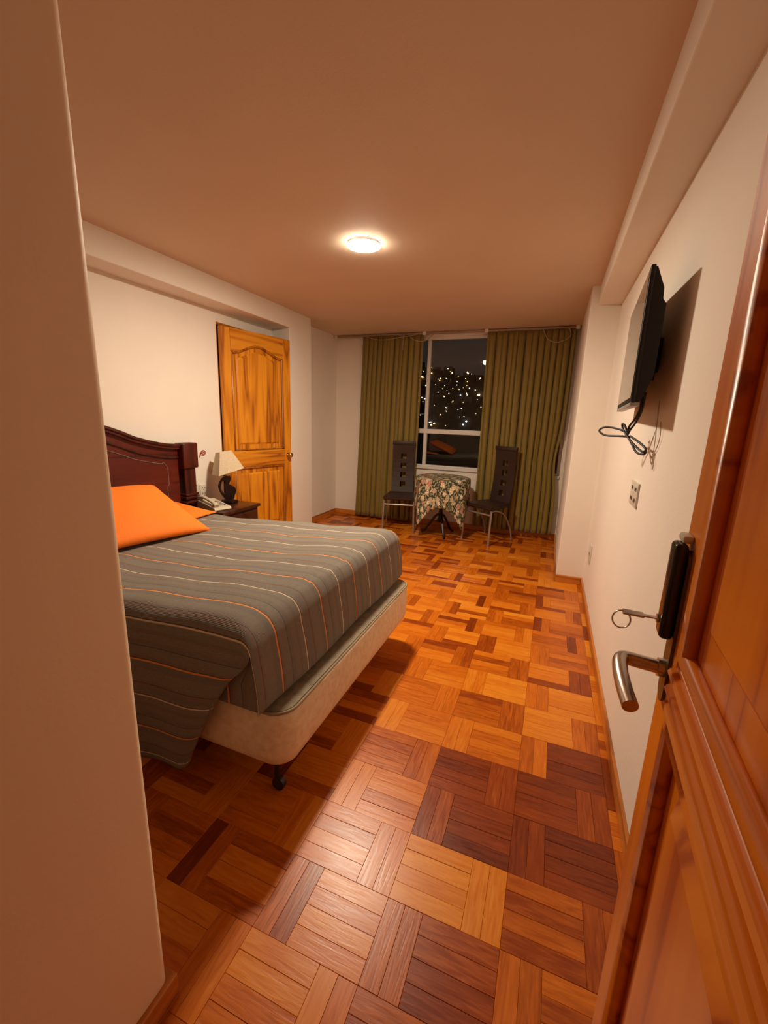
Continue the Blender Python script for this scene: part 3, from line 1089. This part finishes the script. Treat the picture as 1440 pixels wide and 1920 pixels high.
# pillows
def pillow(name, c, l, w, th, rx, ry, rz, label):
    bm = new()
    n1, n2 = 26, 22
    top, bot = {}, {}
    for i in range(n1 + 1):
        for j in range(n2 + 1):
            u, v = -1 + 2 * i / n1, -1 + 2 * j / n2
            pu = u * (1 - .055 * (1 - abs(v)) ** 1.2 * 1 + .0)
            px = w / 2 * v * (1 - .05 * math.cos(u * math.pi / 2))
            py = l / 2 * u * (1 - .05 * math.cos(v * math.pi / 2))
            hgt = th / 2 * max(0, (1 - abs(u) ** 2.6)) ** .55 * max(0, (1 - abs(v) ** 2.6)) ** .55
            wr_ = .004 * math.sin(u * 9 + v * 4) * (1 - u * u) * (1 - v * v)
            top[i, j] = bm.verts.new((px, py, hgt + wr_))
            edge = i in (0, n1) or j in (0, n2)
            bot[i, j] = top[i, j] if edge else bm.verts.new((px, py, -hgt * .8))
    for i in range(n1):
        for j in range(n2):
            bm.faces.new((top[i, j], top[i, j + 1], top[i + 1, j + 1], top[i + 1, j]))
            bm.faces.new((bot[i, j], bot[i + 1, j], bot[i + 1, j + 1], bot[i, j + 1]))
    bmesh.ops.recalc_face_normals(bm, faces=bm.faces)
    R_ = Matrix.Rotation(rz, 4, 'Z') @ Matrix.Rotation(ry, 4, 'Y') @ Matrix.Rotation(rx, 4, 'X')
    bmesh.ops.transform(bm, matrix=Matrix.Translation(c) @ R_, verts=bm.verts)
    return solid(name, bm, M['orange'], 180, label=label, cat='pillow', group='orange pillows at the headboard')
pillow('pillow', (-2.250, 1.645, .808), .785, .600, .135, math.radians(-3), math.radians(23.5), math.radians(-6), 'large orange pillow leaning up against the headboard')
pillow('pillow', (-2.46, 2.075, .682), .59, .44, .060, math.radians(4), math.radians(4), math.radians(-3), 'orange pillow lying flat behind, its corner by the telephone')

# ---- nightstand
nx0, nx1, ny0, ny1, nz = -2.775, -2.425, 2.635, 3.115, .600
ns = thing('nightstand', ((nx0 + nx1) / 2, (ny0 + ny1) / 2, 0), label='dark wooden nightstand between bed and panel door', cat='nightstand')
bm = new(); box(bm, nx0, nx1, ny0, ny1, nz - .028, nz, .005, 2)
part('top', bm, M['night'], ns, 40)
bm = new(); box(bm, nx0 + .01, nx1 - .02, ny0 + .02, ny1 - .02, .07, nz - .028, .003, 1)
part('body', bm, M['night'], ns)
for z0, z1 in ((.09, .31), (.33, .55)):
    bm = new(); box(bm, nx1 - .02, nx1 - .006, ny0 + .035, ny1 - .035, z0, z1, .004, 1)
    dr = part('drawer', bm, M['night'], ns)
    bm = new(); tube(bm, [(nx1 - .006, (ny0 + ny1) / 2, (z0 + z1) / 2), (nx1 + .004, (ny0 + ny1) / 2, (z0 + z1) / 2), (nx1 + .014, (ny0 + ny1) / 2, (z0 + z1) / 2)], [.006, .010, .012], 12)
    part('knob', bm, M['brass'], dr, 40)
for ax in (nx0 + .03, nx1 - .04):
    for ay in (ny0 + .04, ny1 - .04):
        bm = new(); box(bm, ax - .018, ax + .018, ay - .018, ay + .018, 0, .07, .003, 1)
        part('leg', bm, M['night'], ns)

# ---- table lamp: curved dark sculpture base, tilted pyramid shade
tlx, tly = -2.665, 2.985
tl = thing('table_lamp', (tlx, tly, nz), label='table lamp with curvy dark base and cream pyramid shade on the nightstand', cat='lamp')
bm = new(); box(bm, tlx - .062, tlx + .062, tly - .04, tly + .04, nz, nz + .03, .006, 2)
part('foot', bm, M['bean'], tl, 40)
outer = [(-.025, .030), (-.060, .055), (-.098, .110), (-.108, .160), (-.085, .210), (-.042, .243), (.012, .244), (.022, .222), (.012, .195), (.004, .172), (.030, .158), (.062, .140), (.070, .105), (.055, .068), (.040, .035)]
op = [(v.x, v.y) for v in smooth_path([(a, b_, 0) for a, b_ in outer], 5, True)]
hole = [(-.072, .105), (-.082, .150), (-.066, .195), (-.040, .207), (-.036, .190), (-.046, .165), (-.040, .135), (-.030, .105), (-.048, .085)]
hp = [(v.x, v.y) for v in smooth_path([(a, b_, 0) for a, b_ in hole], 5, True)]
def ring_prism(bm, outer, inner, ya, yb, ox, oz):
    """flat sculpture with a real hole, triangulated between two outlines"""
    vo = [[bm.verts.new((ox + a, y, oz + b_)) for a, b_ in outer] for y in (ya, yb)]
    vi = [[bm.verts.new((ox + a, y, oz + b_)) for a, b_ in inner] for y in (ya, yb)]
    for k in (0, 1):
        eds = []
        for lp in (vo[k], vi[k]):
            for q in range(len(lp)):
                eds.append(bm.edges.new((lp[q], lp[(q + 1) % len(lp)])))
        bmesh.ops.triangle_fill(bm, edges=eds, use_beauty=True)
    for lp in (vo, vi):
        for q in range(len(lp[0])):
            w = (q + 1) % len(lp[0])
            bm.faces.new((lp[0][q], lp[0][w], lp[1][w], lp[1][q]))
    bmesh.ops.recalc_face_normals(bm, faces=bm.faces)
bm = new(); ring_prism(bm, [(a * .84, b_) for a, b_ in op], [(a * .84, b_) for a, b_ in hp], -.017, .017, 0, nz)
bmesh.ops.transform(bm, matrix=Matrix.Translation((tlx, tly, 0)) @ Matrix.Rotation(math.radians(36), 4, 'Z'), verts=bm.verts)
part('sculpted_base', bm, M['bean'], tl, 50, label='dark curvy base with an open loop')
bm = new(); tube(bm, [(tlx - .012, tly, nz + .24), (tlx - .014, tly, nz + .30)], .012, 12)
part('lamp_holder', bm, M['brass'], tl, 40)
Lb = Vector((-2.872, 3.000, .838)); Nb = Vector((-2.680, 2.885, .853)); Rb = Vector((-2.545, 3.052, .917)); Fb = Lb + Rb - Nb
Lt = Vector((-2.800, 2.985, 1.042)); Nt_ = Vector((-2.700, 2.930, 1.056)); Rt = Vector((-2.642, 3.005, 1.074)); Ft = Lt + Rt - Nt_
bm = new()
bv = [bm.verts.new(v) for v in (Lb, Nb, Rb, Fb)]; tv = [bm.verts.new(v) for v in (Lt, Nt_, Rt, Ft)]
for k in range(4):
    q = (k + 1) % 4
    bm.faces.new((bv[k], bv[q], tv[q], tv[k]))
bmesh.ops.recalc_face_normals(bm, faces=bm.faces)
sh = part('shade', bm, M['shade'], tl, label='cream linen pyramid shade')
so = sh.modifiers.new('thick', 'SOLIDIFY'); so.thickness = .003; so.offset = 0

# ---- telephone
ph = thing('telephone', (-2.60, 2.735, nz), math.radians(-17), label='ivory desk telephone on the nightstand', cat='telephone')
bm = new(); prism(bm, [(-.16, .0), (.115, .0), (.125, .012), (.115, .028), (-.15, .062), (-.16, .055)], 'y', -.075, .075)
part('phone_body', bm, M['phone'], ph, world=False)
bm = new()
hpth = smooth_path([(-.155, -.045, .076), (-.11, -.045, .090), (-.02, -.045, .080), (.07, -.045, .060), (.105, -.045, .042)], 5)
tube(bm, hpth, [.024 if (k < 5 or k > len(hpth) - 6) else .017 for k in range(len(hpth))], 12, squash=.8)
part('handset', bm, M['phone'], ph, 60, world=False)
for a in range(3):
    for b_ in range(4):
        bm = new(); box(bm, -.06 + b_ * .034, -.038 + b_ * .034, .005 + a * .022, .019 + a * .022, .041 - b_ * .0045, .053 - b_ * .0045, .002, 1)
        part('button', bm, M['slot'] if (a + b_) % 2 else M['grey'], ph, world=False)

# ---- left wall: two socket plates and a red cord loop
def wall_plate(name, x, yc, zc, w, h, side, label, cat, slots, group=None):
    r_ = thing(name, (x, yc, zc - h / 2), label=label, cat=cat, group=group)
    xa, xb = (x, x + .009) if side > 0 else (x - .009, x)
    bm = new(); box(bm, xa, xb, yc - w / 2, yc + w / 2, zc - h / 2, zc + h / 2, .003, 2)
    part('cover_plate', bm, M['plastic'], r_, 40)
    for sy, sz, sw, shh in slots:
        xa2, xb2 = (xb - .001, xb + .0012) if side > 0 else (xa - .0012, xa + .001)
        bm = new(); box(bm, xa2, xb2, yc + sy - sw / 2, yc + sy + sw / 2, zc + sz - shh / 2, zc + sz + shh / 2)
        part('slot', bm, M['slot'], r_)
    return r_
wall_plate('wall_outlet', XL, 2.902, .700, .075, .118, 1, 'white power outlet plate on the wall between headboard and lamp', 'outlet',
           [(-.014, .032, .006, .014), (.014, .032, .006, .014), (0, .014, .010, .008), (-.014, -.020, .006, .014), (.014, -.020, .006, .014), (0, -.038, .010, .008)])
wall_plate('wall_plate', XL, 2.822, .715, .072, .118, 1, 'blank white cover plate right beside the headboard post', 'cover plate', [(0, .045, .006, .006), (0, -.045, .006, .006)])
bm = new()
tube(bm, smooth_path([(XL + .004, 2.885, 1.005), (XL + .010, 2.890, 1.035), (XL + .016, 2.905, 1.062), (XL + .014, 2.930, 1.060), (XL + .012, 2.945, 1.040), (XL + .016, 2.930, 1.032), (XL + .012, 2.905, 1.036), (XL + .006, 2.895, 1.046)], 5), .0042, 7)
solid('red_cord_loop', bm, M['red'], 60, label='small red cord loop hanging on the wall above the outlet', cat='cord')

# ---- curtains and rail
YC = 5.378
rail = thing('curtain_rail', (-1.35, YC, ZC - .03), label='long curtain rail under the ceiling above the window', cat='curtain rail')
bm = new(); box(bm, XL + .005, .155, YC - .012, YC + .012, ZC - .032, ZC - .008, .003, 1)
part('track', bm, M['rail'], rail)
for bx_ in (XL + .03, -1.62, -.86, .13):
    bm = new(); box(bm, bx_ - .02, bx_ + .02, YC - .020, YC + .020, ZC - .040, ZC, .003, 1)
    part('bracket', bm, M['white_paint'], rail)
for pts in ([(-2.43, YC - .03, ZC - .03), (-2.2, YC - .045, ZC - .085), (-1.95, YC - .045, ZC - .065), (-1.70, YC - .03, ZC - .03)],
            [(-1.82, YC - .03, ZC - .03), (-1.74, YC - .05, ZC - .10), (-1.60, YC - .05, ZC - .115), (-1.49, YC - .03, ZC - .03)],
            [(-.23, YC - .03, ZC - .03), (-.17, YC - .055, ZC - .14), (-.06, YC - .06, ZC - .18), (.06, YC - .055, ZC - .12), (.04, YC - .03, ZC - .03)],
            [(-1.88, YC - .04, ZC - .03), (-1.882, YC - .06, ZC - .15), (-1.88, YC - .06, ZC - .22)]):
    bm = new(); tube(bm, smooth_path(pts, 6), .0045, 6)
    part('pull_cord', bm, M['cord'], rail, 60)

def curtain(name, xt0, xt1, xb0, xb1, z0, z1, folds, label, seed, pinch=None):
    rg = random.Random(seed)
    NX, NZ = folds * 10, 40
    ph_ = [0.0]
    wts = [rg.uniform(.6, 1.45) for _ in range(folds)]
    tot = sum(wts)
    cum = [0]
    for w_ in wts:
        cum.append(cum[-1] + w_ / tot)
    amps = [rg.uniform(.75, 1.2) for _ in range(folds)]
    bm = new(); uvl = bm.loops.layers.uv.new('UVMap')
    g = {}
    for k in range(NZ + 1):
        v = k / NZ
        z = z1 + (z0 - z1) * v
        a0 = xt0 + (xb0 - xt0) * v
        a1 = xt1 + (xb1 - xt1) * v
        for i in range(NX + 1):
            f_ = i // 10 if i < NX else folds - 1
            loc = i / 10 - f_
            u = cum[f_] + (cum[f_ + 1] - cum[f_]) * loc
            amp = .060 * amps[f_] * (.55 + .45 * min(1, v * 4)) * (1 if .02 < u < .98 else .6)
            y = YC + amp * (-math.cos(loc * 2 * math.pi) * .8 + .2 * math.cos(loc * 4 * math.pi)) + .006 * math.sin(v * 5 + f_)
            x = a0 + (a1 - a0) * u + .008 * math.sin(v * 4 + f_ * 2.1) * v + .012 * math.sin(loc * 2 * math.pi)
            if pinch:
                x -= pinch * math.exp(-((v - .62) / .12) ** 2) * u ** 7
            if v < .045:
                y = YC + (y - YC) * .65 - .004
            g[i, k] = bm.verts.new((x, y, z + .004 * math.sin(u * 40) * v))
    for k in range(NZ):
        for i in range(NX):
            f = bm.faces.new((g[i, k], g[i + 1, k], g[i + 1, k + 1], g[i, k + 1]))
            for l, (ii, kk) in zip(f.loops, ((i, k), (i + 1, k), (i + 1, k + 1), (i, k + 1))):
                l[uvl].uv = (ii / NX * 2.0, kk / NZ * 2.4)
    o = solid(name, bm, M['curtain'], 180, label=label, cat='curtain', group='olive curtains at the window')
    s_ = o.modifiers.new('thick', 'SOLIDIFY'); s_.thickness = .003; s_.offset = 0
    return o
curtain('curtain', -2.455, -1.625, -2.515, -1.66, .035, ZC - .034, 13, 'olive green pleated curtain on the left of the window', 3)
curtain('curtain', -.845, .118, -.835, .110, .075, ZC - .034, 14, 'olive green pleated curtain on the right of the window, beside the pillar', 8, .045)

# ---- chairs
def make_chair(loc, rot, label):
    c = thing('dining_chair', loc, rot, label=label, cat='chair', group='dark chairs by the window table')
    sw_, sd, szt = .40, .40, .455
    bm = new()
    prism(bm, [(-sw_ / 2, -sd / 2 - .01), (sw_ / 2, -sd / 2 - .01), (sw_ / 2 - .03, sd / 2), (-sw_ / 2 + .03, sd / 2)], 'z', szt - .045, szt)
    bmesh.ops.bevel(bm, geom=list(bm.edges), offset=.012, segments=2, affect='EDGES')
    part('seat', bm, M['leather'], c, 40, world=False)
    # tall back with a column of four square openings, gently curved
    bw, zb0, zb1 = .285, .40, 1.10
    ho = [(.520, .590), (.640, .710), (.760, .830), (.880, .950)]
    xs2 = [-bw / 2, -.036, .036, bw / 2]
    zs2 = [zb0] + [z for h_ in ho for z in h_] + [zb1 - .03, zb1]
    def yb(z):
        q = (z - zb0) / (zb1 - zb0)
        return sd / 2 - .012 + .055 * q + .035 * math.sin(q * math.pi)
    bm = new()
    T = .028
    gv = {}
    for iz, z in enumerate(zs2):
        for ix, x in enumerate(xs2):
            for s in (0, 1):
                gv[ix, iz, s] = bm.verts.new((x, yb(z) + (T if s else 0), z))
    for iz in range(len(zs2) - 1):
        for ix in range(3):
            hole_ = ix == 1 and any(abs(zs2[iz] - h_[0]) < 1e-6 for h_ in ho)
            if hole_:
                A = [(ix, iz), (ix + 1, iz), (ix + 1, iz + 1), (ix, iz + 1)]
                for q in range(4):
                    a, b_ = A[q], A[(q + 1) % 4]
                    bm.faces.new((gv[a[0], a[1], 0], gv[b_[0], b_[1], 0], gv[b_[0], b_[1], 1], gv[a[0], a[1], 1]))
                continue
            bm.faces.new((gv[ix, iz, 0], gv[ix + 1, iz, 0], gv[ix + 1, iz + 1, 0], gv[ix, iz + 1, 0]))
            bm.faces.new((gv[ix, iz, 1], gv[ix, iz + 1, 1], gv[ix + 1, iz + 1, 1], gv[ix + 1, iz, 1]))
    for iz in range(len(zs2) - 1):
        for ix in (0, 3):
            bm.faces.new((gv[ix, iz, 0], gv[ix, iz + 1, 0], gv[ix, iz + 1, 1], gv[ix, iz, 1]))
    for ix in range(3):
        for iz in (0, len(zs2) - 1):
            bm.faces.new((gv[ix, iz, 0], gv[ix, iz, 1], gv[ix + 1, iz, 1], gv[ix + 1, iz, 0]))
    bmesh.ops.recalc_face_normals(bm, faces=bm.faces)
    bk = part('backrest', bm, M['leather'], c, world=False, label='tall dark backrest with four square openings')
    bm = new(); box(bm, -bw / 2 - .006, bw / 2 + .006, yb(zb1) - .008, yb(zb1) + T + .006, zb1 - .035, zb1 + .012, .006, 2)
    part('top_edge', bm, M['leather'], bk, 40, world=False)
    for s in (-1, 1):
        bm = new(); tube(bm, [(s * .195, -sd / 2 - .02, 0), (s * .186, -sd / 2 + .005, szt - .05)], .0125, 10)
        part('front_leg', bm, M['chairmetal'], c, 40, world=False)
        bm = new()
        tube(bm, smooth_path([(s * .183, -sd / 2 + .012, szt - .062), (s * .183, -.10, szt - .060), (s * .186, .05, szt - .115), (s * .190, .155, szt - .24), (s * .194, .215, .10), (s * .196, .235, 0)], 6), .0095, 8)
        part('curved_leg', bm, M['chairmetal'], c, 40, world=False)
    bm = new(); tube(bm, [(-.187, -sd / 2 + .002, szt - .10), (.187, -sd / 2 + .002, szt - .10)], .011, 10)
    part('front_bar', bm, M['chairmetal'], c, 40, world=False)
    return c
make_chair((-1.728, 5.02, 0), math.radians(14), 'dark leatherette chair left of the floral table, in front of the left curtain')
make_chair((-.618, 5.040, 0), math.radians(-29), 'dark leatherette chair right of the floral table, turned towards it')

# ---- round table and floral cloth
TX, TY, TR, TZ = -1.185, 5.00, .32, .715
tb = thing('round_table', (TX, TY, 0), label='small round table on a dark splayed iron base under the floral cloth', cat='table')
bm = new(); lathe(bm, [(TR - .01, TZ - .025), (TR, TZ - .02), (TR, TZ - .006), (TR - .006, TZ)], TX, TY, 40)
part('table_top', bm, M['iron'], tb, 40)
bm = new(); lathe(bm, [(.05, .16), (.026, .22), (.022, .45), (.03, .62), (.10, TZ - .03), (.10, TZ - .0255)], TX, TY, 16)
part('pedestal', bm, M['iron'], tb, 40)
for k in range(3):
    a = math.radians(-62 + 120 * k)
    bm = new()
    tube(bm, smooth_path([(TX + r_ * math.cos(a), TY + r_ * math.sin(a), z) for r_, z in ((.02, .26), (.07, .22), (.13, .13), (.19, .04), (.235, .012))], 5), .015, 8)
    part('leg', bm, M['iron'], tb, 40)
HS = .655            # half side of the square cloth
ca = math.radians(11)
bm = new(); uvl = bm.loops.layers.uv.new('UVMap')
NA, NR = 96, 22
Rt_ = TR + .008
gv = {}
cen = bm.verts.new((TX, TY, TZ + .006))
for i in range(NA):
    a = 2 * math.pi * i / NA
    b_ = a - ca
    m4 = ((b_ + math.pi / 4) % (math.pi / 2)) - math.pi / 4
    ext = min(HS / math.cos(m4), .905)
    corner = (abs(m4) / (math.pi / 4))
    for k in range(1, NR + 1):
        d = ext * k / NR
        if d <= Rt_:
            rr_, z = d, TZ + .006
        else:
            q = d - Rt_
            flare = .030 * (corner ** 3) * (1 - math.exp(-q * 6)) - .05 * (1 - corner) ** 2 * q * .5
            flare += .012 * math.sin(b_ * 8 + 1.2) * min(1, q * 4)
            rr_, z = Rt_ + .004 * (1 - math.exp(-q * 60)) + flare, TZ + .006 - q
        gv[i, k] = (bm.verts.new((TX + rr_ * math.cos(a), TY + rr_ * math.sin(a), z)), (d * math.cos(a), d * math.sin(a)))
for i in range(NA):
    j = (i + 1) % NA
    f = bm.faces.new((cen, gv[i, 1][0], gv[j, 1][0]))
    for l, uv in zip(f.loops, ((0, 0), gv[i, 1][1], gv[j, 1][1])):
        l[uvl].uv = uv
    for k in range(1, NR):
        q = (gv[i, k], gv[i, k + 1], gv[j, k + 1], gv[j, k])
        f = bm.faces.new([v[0] for v in q])
        for l, v in zip(f.loops, q):
            l[uvl].uv = v[1]
bmesh.ops.recalc_face_normals(bm, faces=bm.faces)
tc_ = solid('tablecloth', bm, M['floral'], 60, label='dark floral tablecloth with cream and red flowers on the round table', cat='tablecloth')
so = tc_.modifiers.new('thick', 'SOLIDIFY'); so.thickness = .003; so.offset = 1

# ---- television on the right wall
tdir = Vector((.052, .78)).normalized()
TL_, TH_, TZ0 = .785, .465, 1.482
tv = thing('television', (.252, 1.822, TZ0), math.atan2(tdir.y, tdir.x), label='black flat television hanging on the right wall', cat='television')
bm = new(); box(bm, 0, TL_, -.016, 0, 0, TH_, .004, 2)
part('bezel', bm, M['black'], tv, 40, world=False)
bm = new(); box(bm, .012, TL_ - .012, -.001, .0015, .022, TH_ - .012)
part('screen', bm, M['screen'], tv, world=False, label='glossy dark screen')
bm = new(); prism(bm, [(-.016, .004), (-.016, TH_ - .004), (-.022, TH_ - .006), (-.050, TH_ - .075), (-.052, TH_ - .110), (-.064, TH_ - .128), (-.062, .10), (-.040, .03), (-.030, .004)], 'x', .012, TL_ - .012)
part('back_shell', bm, M['black'], tv, world=False)
bm = new(); box(bm, .0, TL_, -.030, .001, -.010, .004, .003, 2)
part('bottom_strip', bm, M['grey'], tv, 40, world=False)
bm = new(); box(bm, .24, .54, -.088, -.062, .10, .32, .004, 1)
wm_ = part('wall_mount', bm, M['black'], tv, world=False)
bm = new(); box(bm, .33, .45, -.108, -.086, .14, .28, .003, 1)
part('mount_plate', bm, M['black'], wm_, world=False)
for q in (.16, .20):
    bm = new(); tube(bm, [(.238, -.074, q), (.2405, -.074, q)], .003, 8)
    part('screw', bm, M['steel'], wm_, world=False)
# hanging cables
cb = thing('power_cable', (.33, 2.1, 1.22), label='black cable bundled in a bow below the television', cat='cable')
def wpath(pts, r, name, mat, parent):
    bm = new(); tube(bm, smooth_path(pts, 8), r, 7)
    return part(name, bm, mat, parent, 60)
wpath([(.315, 2.00, 1.53), (.318, 2.02, 1.47), (.310, 2.05, 1.43), (.300, 2.09, 1.40), (.300, 2.11, 1.37)], .0045, 'lead', M['black'], cb)
wpath([(.322, 1.98, 1.53), (.324, 2.02, 1.46), (.314, 2.06, 1.41), (.305, 2.09, 1.385), (.300, 2.11, 1.36)], .0045, 'lead', M['black'], cb)
wpath([(.300, 2.11, 1.37), (.270, 2.17, 1.385), (.225, 2.22, 1.392), (.200, 2.24, 1.375), (.225, 2.21, 1.355), (.275, 2.15, 1.355), (.305, 2.10, 1.355)], .0045, 'loop', M['black'], cb)
wpath([(.302, 2.11, 1.365), (.288, 2.13, 1.40), (.280, 2.15, 1.408), (.285, 2.14, 1.385), (.305, 2.08, 1.345), (.328, 2.02, 1.315), (.345, 1.98, 1.300), (.352, 1.97, 1.313), (.335, 2.02, 1.335), (.308, 2.09, 1.358)], .0045, 'loop', M['black'], cb)
wpath([(.303, 2.10, 1.355), (.315, 2.06, 1.325), (.330, 2.02, 1.295), (.348, 1.98, 1.290), (.356, 1.965, 1.302)], .0045, 'tail', M['black'], cb)
wi = thing('antenna_wire', (.375, 1.95, 1.24), label='thin pale wire looping on the wall below the television', cat='wire')
wpath([(.372, 1.97, 1.50), (.375, 1.965, 1.42), (.378, 1.96, 1.34), (.378, 1.955, 1.30), (.379, 1.95, 1.26), (.379, 1.935, 1.235), (.379, 1.925, 1.25), (.379, 1.94, 1.285), (.378, 1.96, 1.305)], .0016, 'strand', M['cord'], wi)
wpath([(.374, 1.90, 1.42), (.378, 1.89, 1.37), (.379, 1.91, 1.33), (.379, 1.94, 1.305), (.379, 1.975, 1.29)], .0016, 'strand', M['cord'], wi)

# ---- right wall outlets
wall_plate('wall_outlet', XR, 2.215, 1.095, .165, .112, -1, 'white double outlet plate on the right wall below the television', 'outlet',
           [(sy + a, sz, .010 if a else .014, .018 if a else .010) for sy in (-.04, .04) for sz in (.025, -.025) for a in (-.014, .014, 0)])
wall_plate('wall_outlet', XR, 3.60, .395, .115, .150, -1, 'white outlet plate low on the right wall near the pillar', 'outlet', [(-.02, 0, .012, .02), (.02, 0, .012, .02)])

# ================================================================== OUTSIDE: hillside city at night
bm = new()
rg = random.Random(5)
def hill_z(x, y):
    return -34 + max(0, y - 120) * .262 + 4.5 * math.sin(x * .045 + 1.1) * min(1, y / 350) - 9 * max(0, (x + 55) / 110) * max(0, (y - 250) / 150)
gx, gy = 40, 24
hv = {}
for i in range(gx + 1):
    for j in range(gy + 1):
        x = -420 + 640 * i / gx
        y = 40 + 380 * j / gy
        hv[i, j] = bm.verts.new((x, y, hill_z(x, y)))
for i in range(gx):
    for j in range(gy):
        bm.faces.new((hv[i, j], hv[i + 1, j], hv[i + 1, j + 1], hv[i, j + 1]))
bmesh.ops.recalc_face_normals(bm, faces=bm.faces)
hill = solid('hillside', bm, M['hill'], 180, label='dark hillside beyond the window', cat='hill')
bmH = new()
lights = {'amber': new(), 'warm': new(), 'cool': new()}
clusters = [(rg.uniform(-330, 120), rg.uniform(250, 410), rg.uniform(6, 22)) for _ in range(60)]
cols = ('amber', 'warm', 'cool')
for k in range(2600):
    cx, cy, cs = rg.choice(clusters)
    x, y = rg.gauss(cx, cs), rg.gauss(cy, cs * 1.6)
    if rg.random() < .3:
        x, y = rg.uniform(-360, 150), rg.uniform(245, 412)
    if not 240 < y < 414:
        continue
    z = hill_z(x, y)
    hh = rg.uniform(3, 9)
    if k % 2 == 0:
        w_ = rg.uniform(3, 6)
        hv_ = [bmH.verts.new((x + a * w_, y + .5 + b_ * w_, z_)) for z_ in (z - 3, z + hh) for a, b_ in ((-1, 0), (1, 0), (1, 1), (-1, 1))]
        bmH.faces.new(hv_[4:])
        for q in range(4):
            bmH.faces.new((hv_[q], hv_[(q + 1) % 4], hv_[4 + (q + 1) % 4], hv_[4 + q]))
    col = rg.choices(cols, (.5, .34, .16) if y > 280 else (.25, .40, .35))[0]
    r_ = abs(rg.gauss(0, .24)) + .12
    if rg.random() < .06:
        r_ *= 1.7
    r_ *= y / 400
    zc_ = z + rg.uniform(1, hh)
    L_ = lights[col]
    ov = [L_.verts.new((x + a * r_, y - .7 + b_ * r_, zc_ + c_ * r_)) for a, b_, c_ in ((1, 0, 0), (0, 1, 0), (-1, 0, 0), (0, -1, 0), (0, 0, 1), (0, 0, -1))]
    for q in range(4):
        L_.faces.new((ov[q], ov[(q + 1) % 4], ov[4]))
        L_.faces.new((ov[(q + 1) % 4], ov[q], ov[5]))
solid('hillside_houses', bmH, M['house'], label='dark blocky houses stacked up the night hillside', cat='houses', kind='stuff')
for nm, col, st_ in (('amber', (1.0, .50, .16), 3.2), ('warm', (1.0, .80, .52), 3.6), ('cool', (.80, .88, 1.0), 3.2)):
    solid('city_lights', lights[nm], emit('city_light_' + nm, col, st_, False), label={'amber': 'amber', 'warm': 'warm white', 'cool': 'cool white'}[nm] + ' pinpoint city lights scattered over the hillside', cat='lights', kind='stuff')
# street lamp standing nearer than the hill
sx, sy, sz = -.1565 * 62, 62.0, 1.4 + .127 * 62
sl = thing('street_lamp', (sx + 1.2, sy, -22), label='bright white street lamp high above the city lights', cat='street lamp')
bm = new(); tube(bm, [(sx + 1.2, sy, -22), (sx + 1.2, sy, sz - .2), (sx + 1.0, sy, sz + .15), (sx + .3, sy, sz + .3)], .07, 8)
part('pole', bm, M['iron'], sl, 40)
bm = new(); box(bm, sx - .40, sx + .42, sy - .2, sy + .2, sz + .22, sz + .38, .05, 2)
part('lamp_head', bm, M['iron'], sl, 40)
bm = new(); bmesh.ops.create_uvsphere(bm, u_segments=16, v_segments=10, radius=.33)
for v in bm.verts:
    v.co = Vector((sx + v.co.x * 1.1, sy + v.co.y * .8, sz + v.co.z * .75))
part('lamp_globe', bm, emit('street_lamp_glow', (.95, 1.0, .78), 30.0, False), sl, 60)
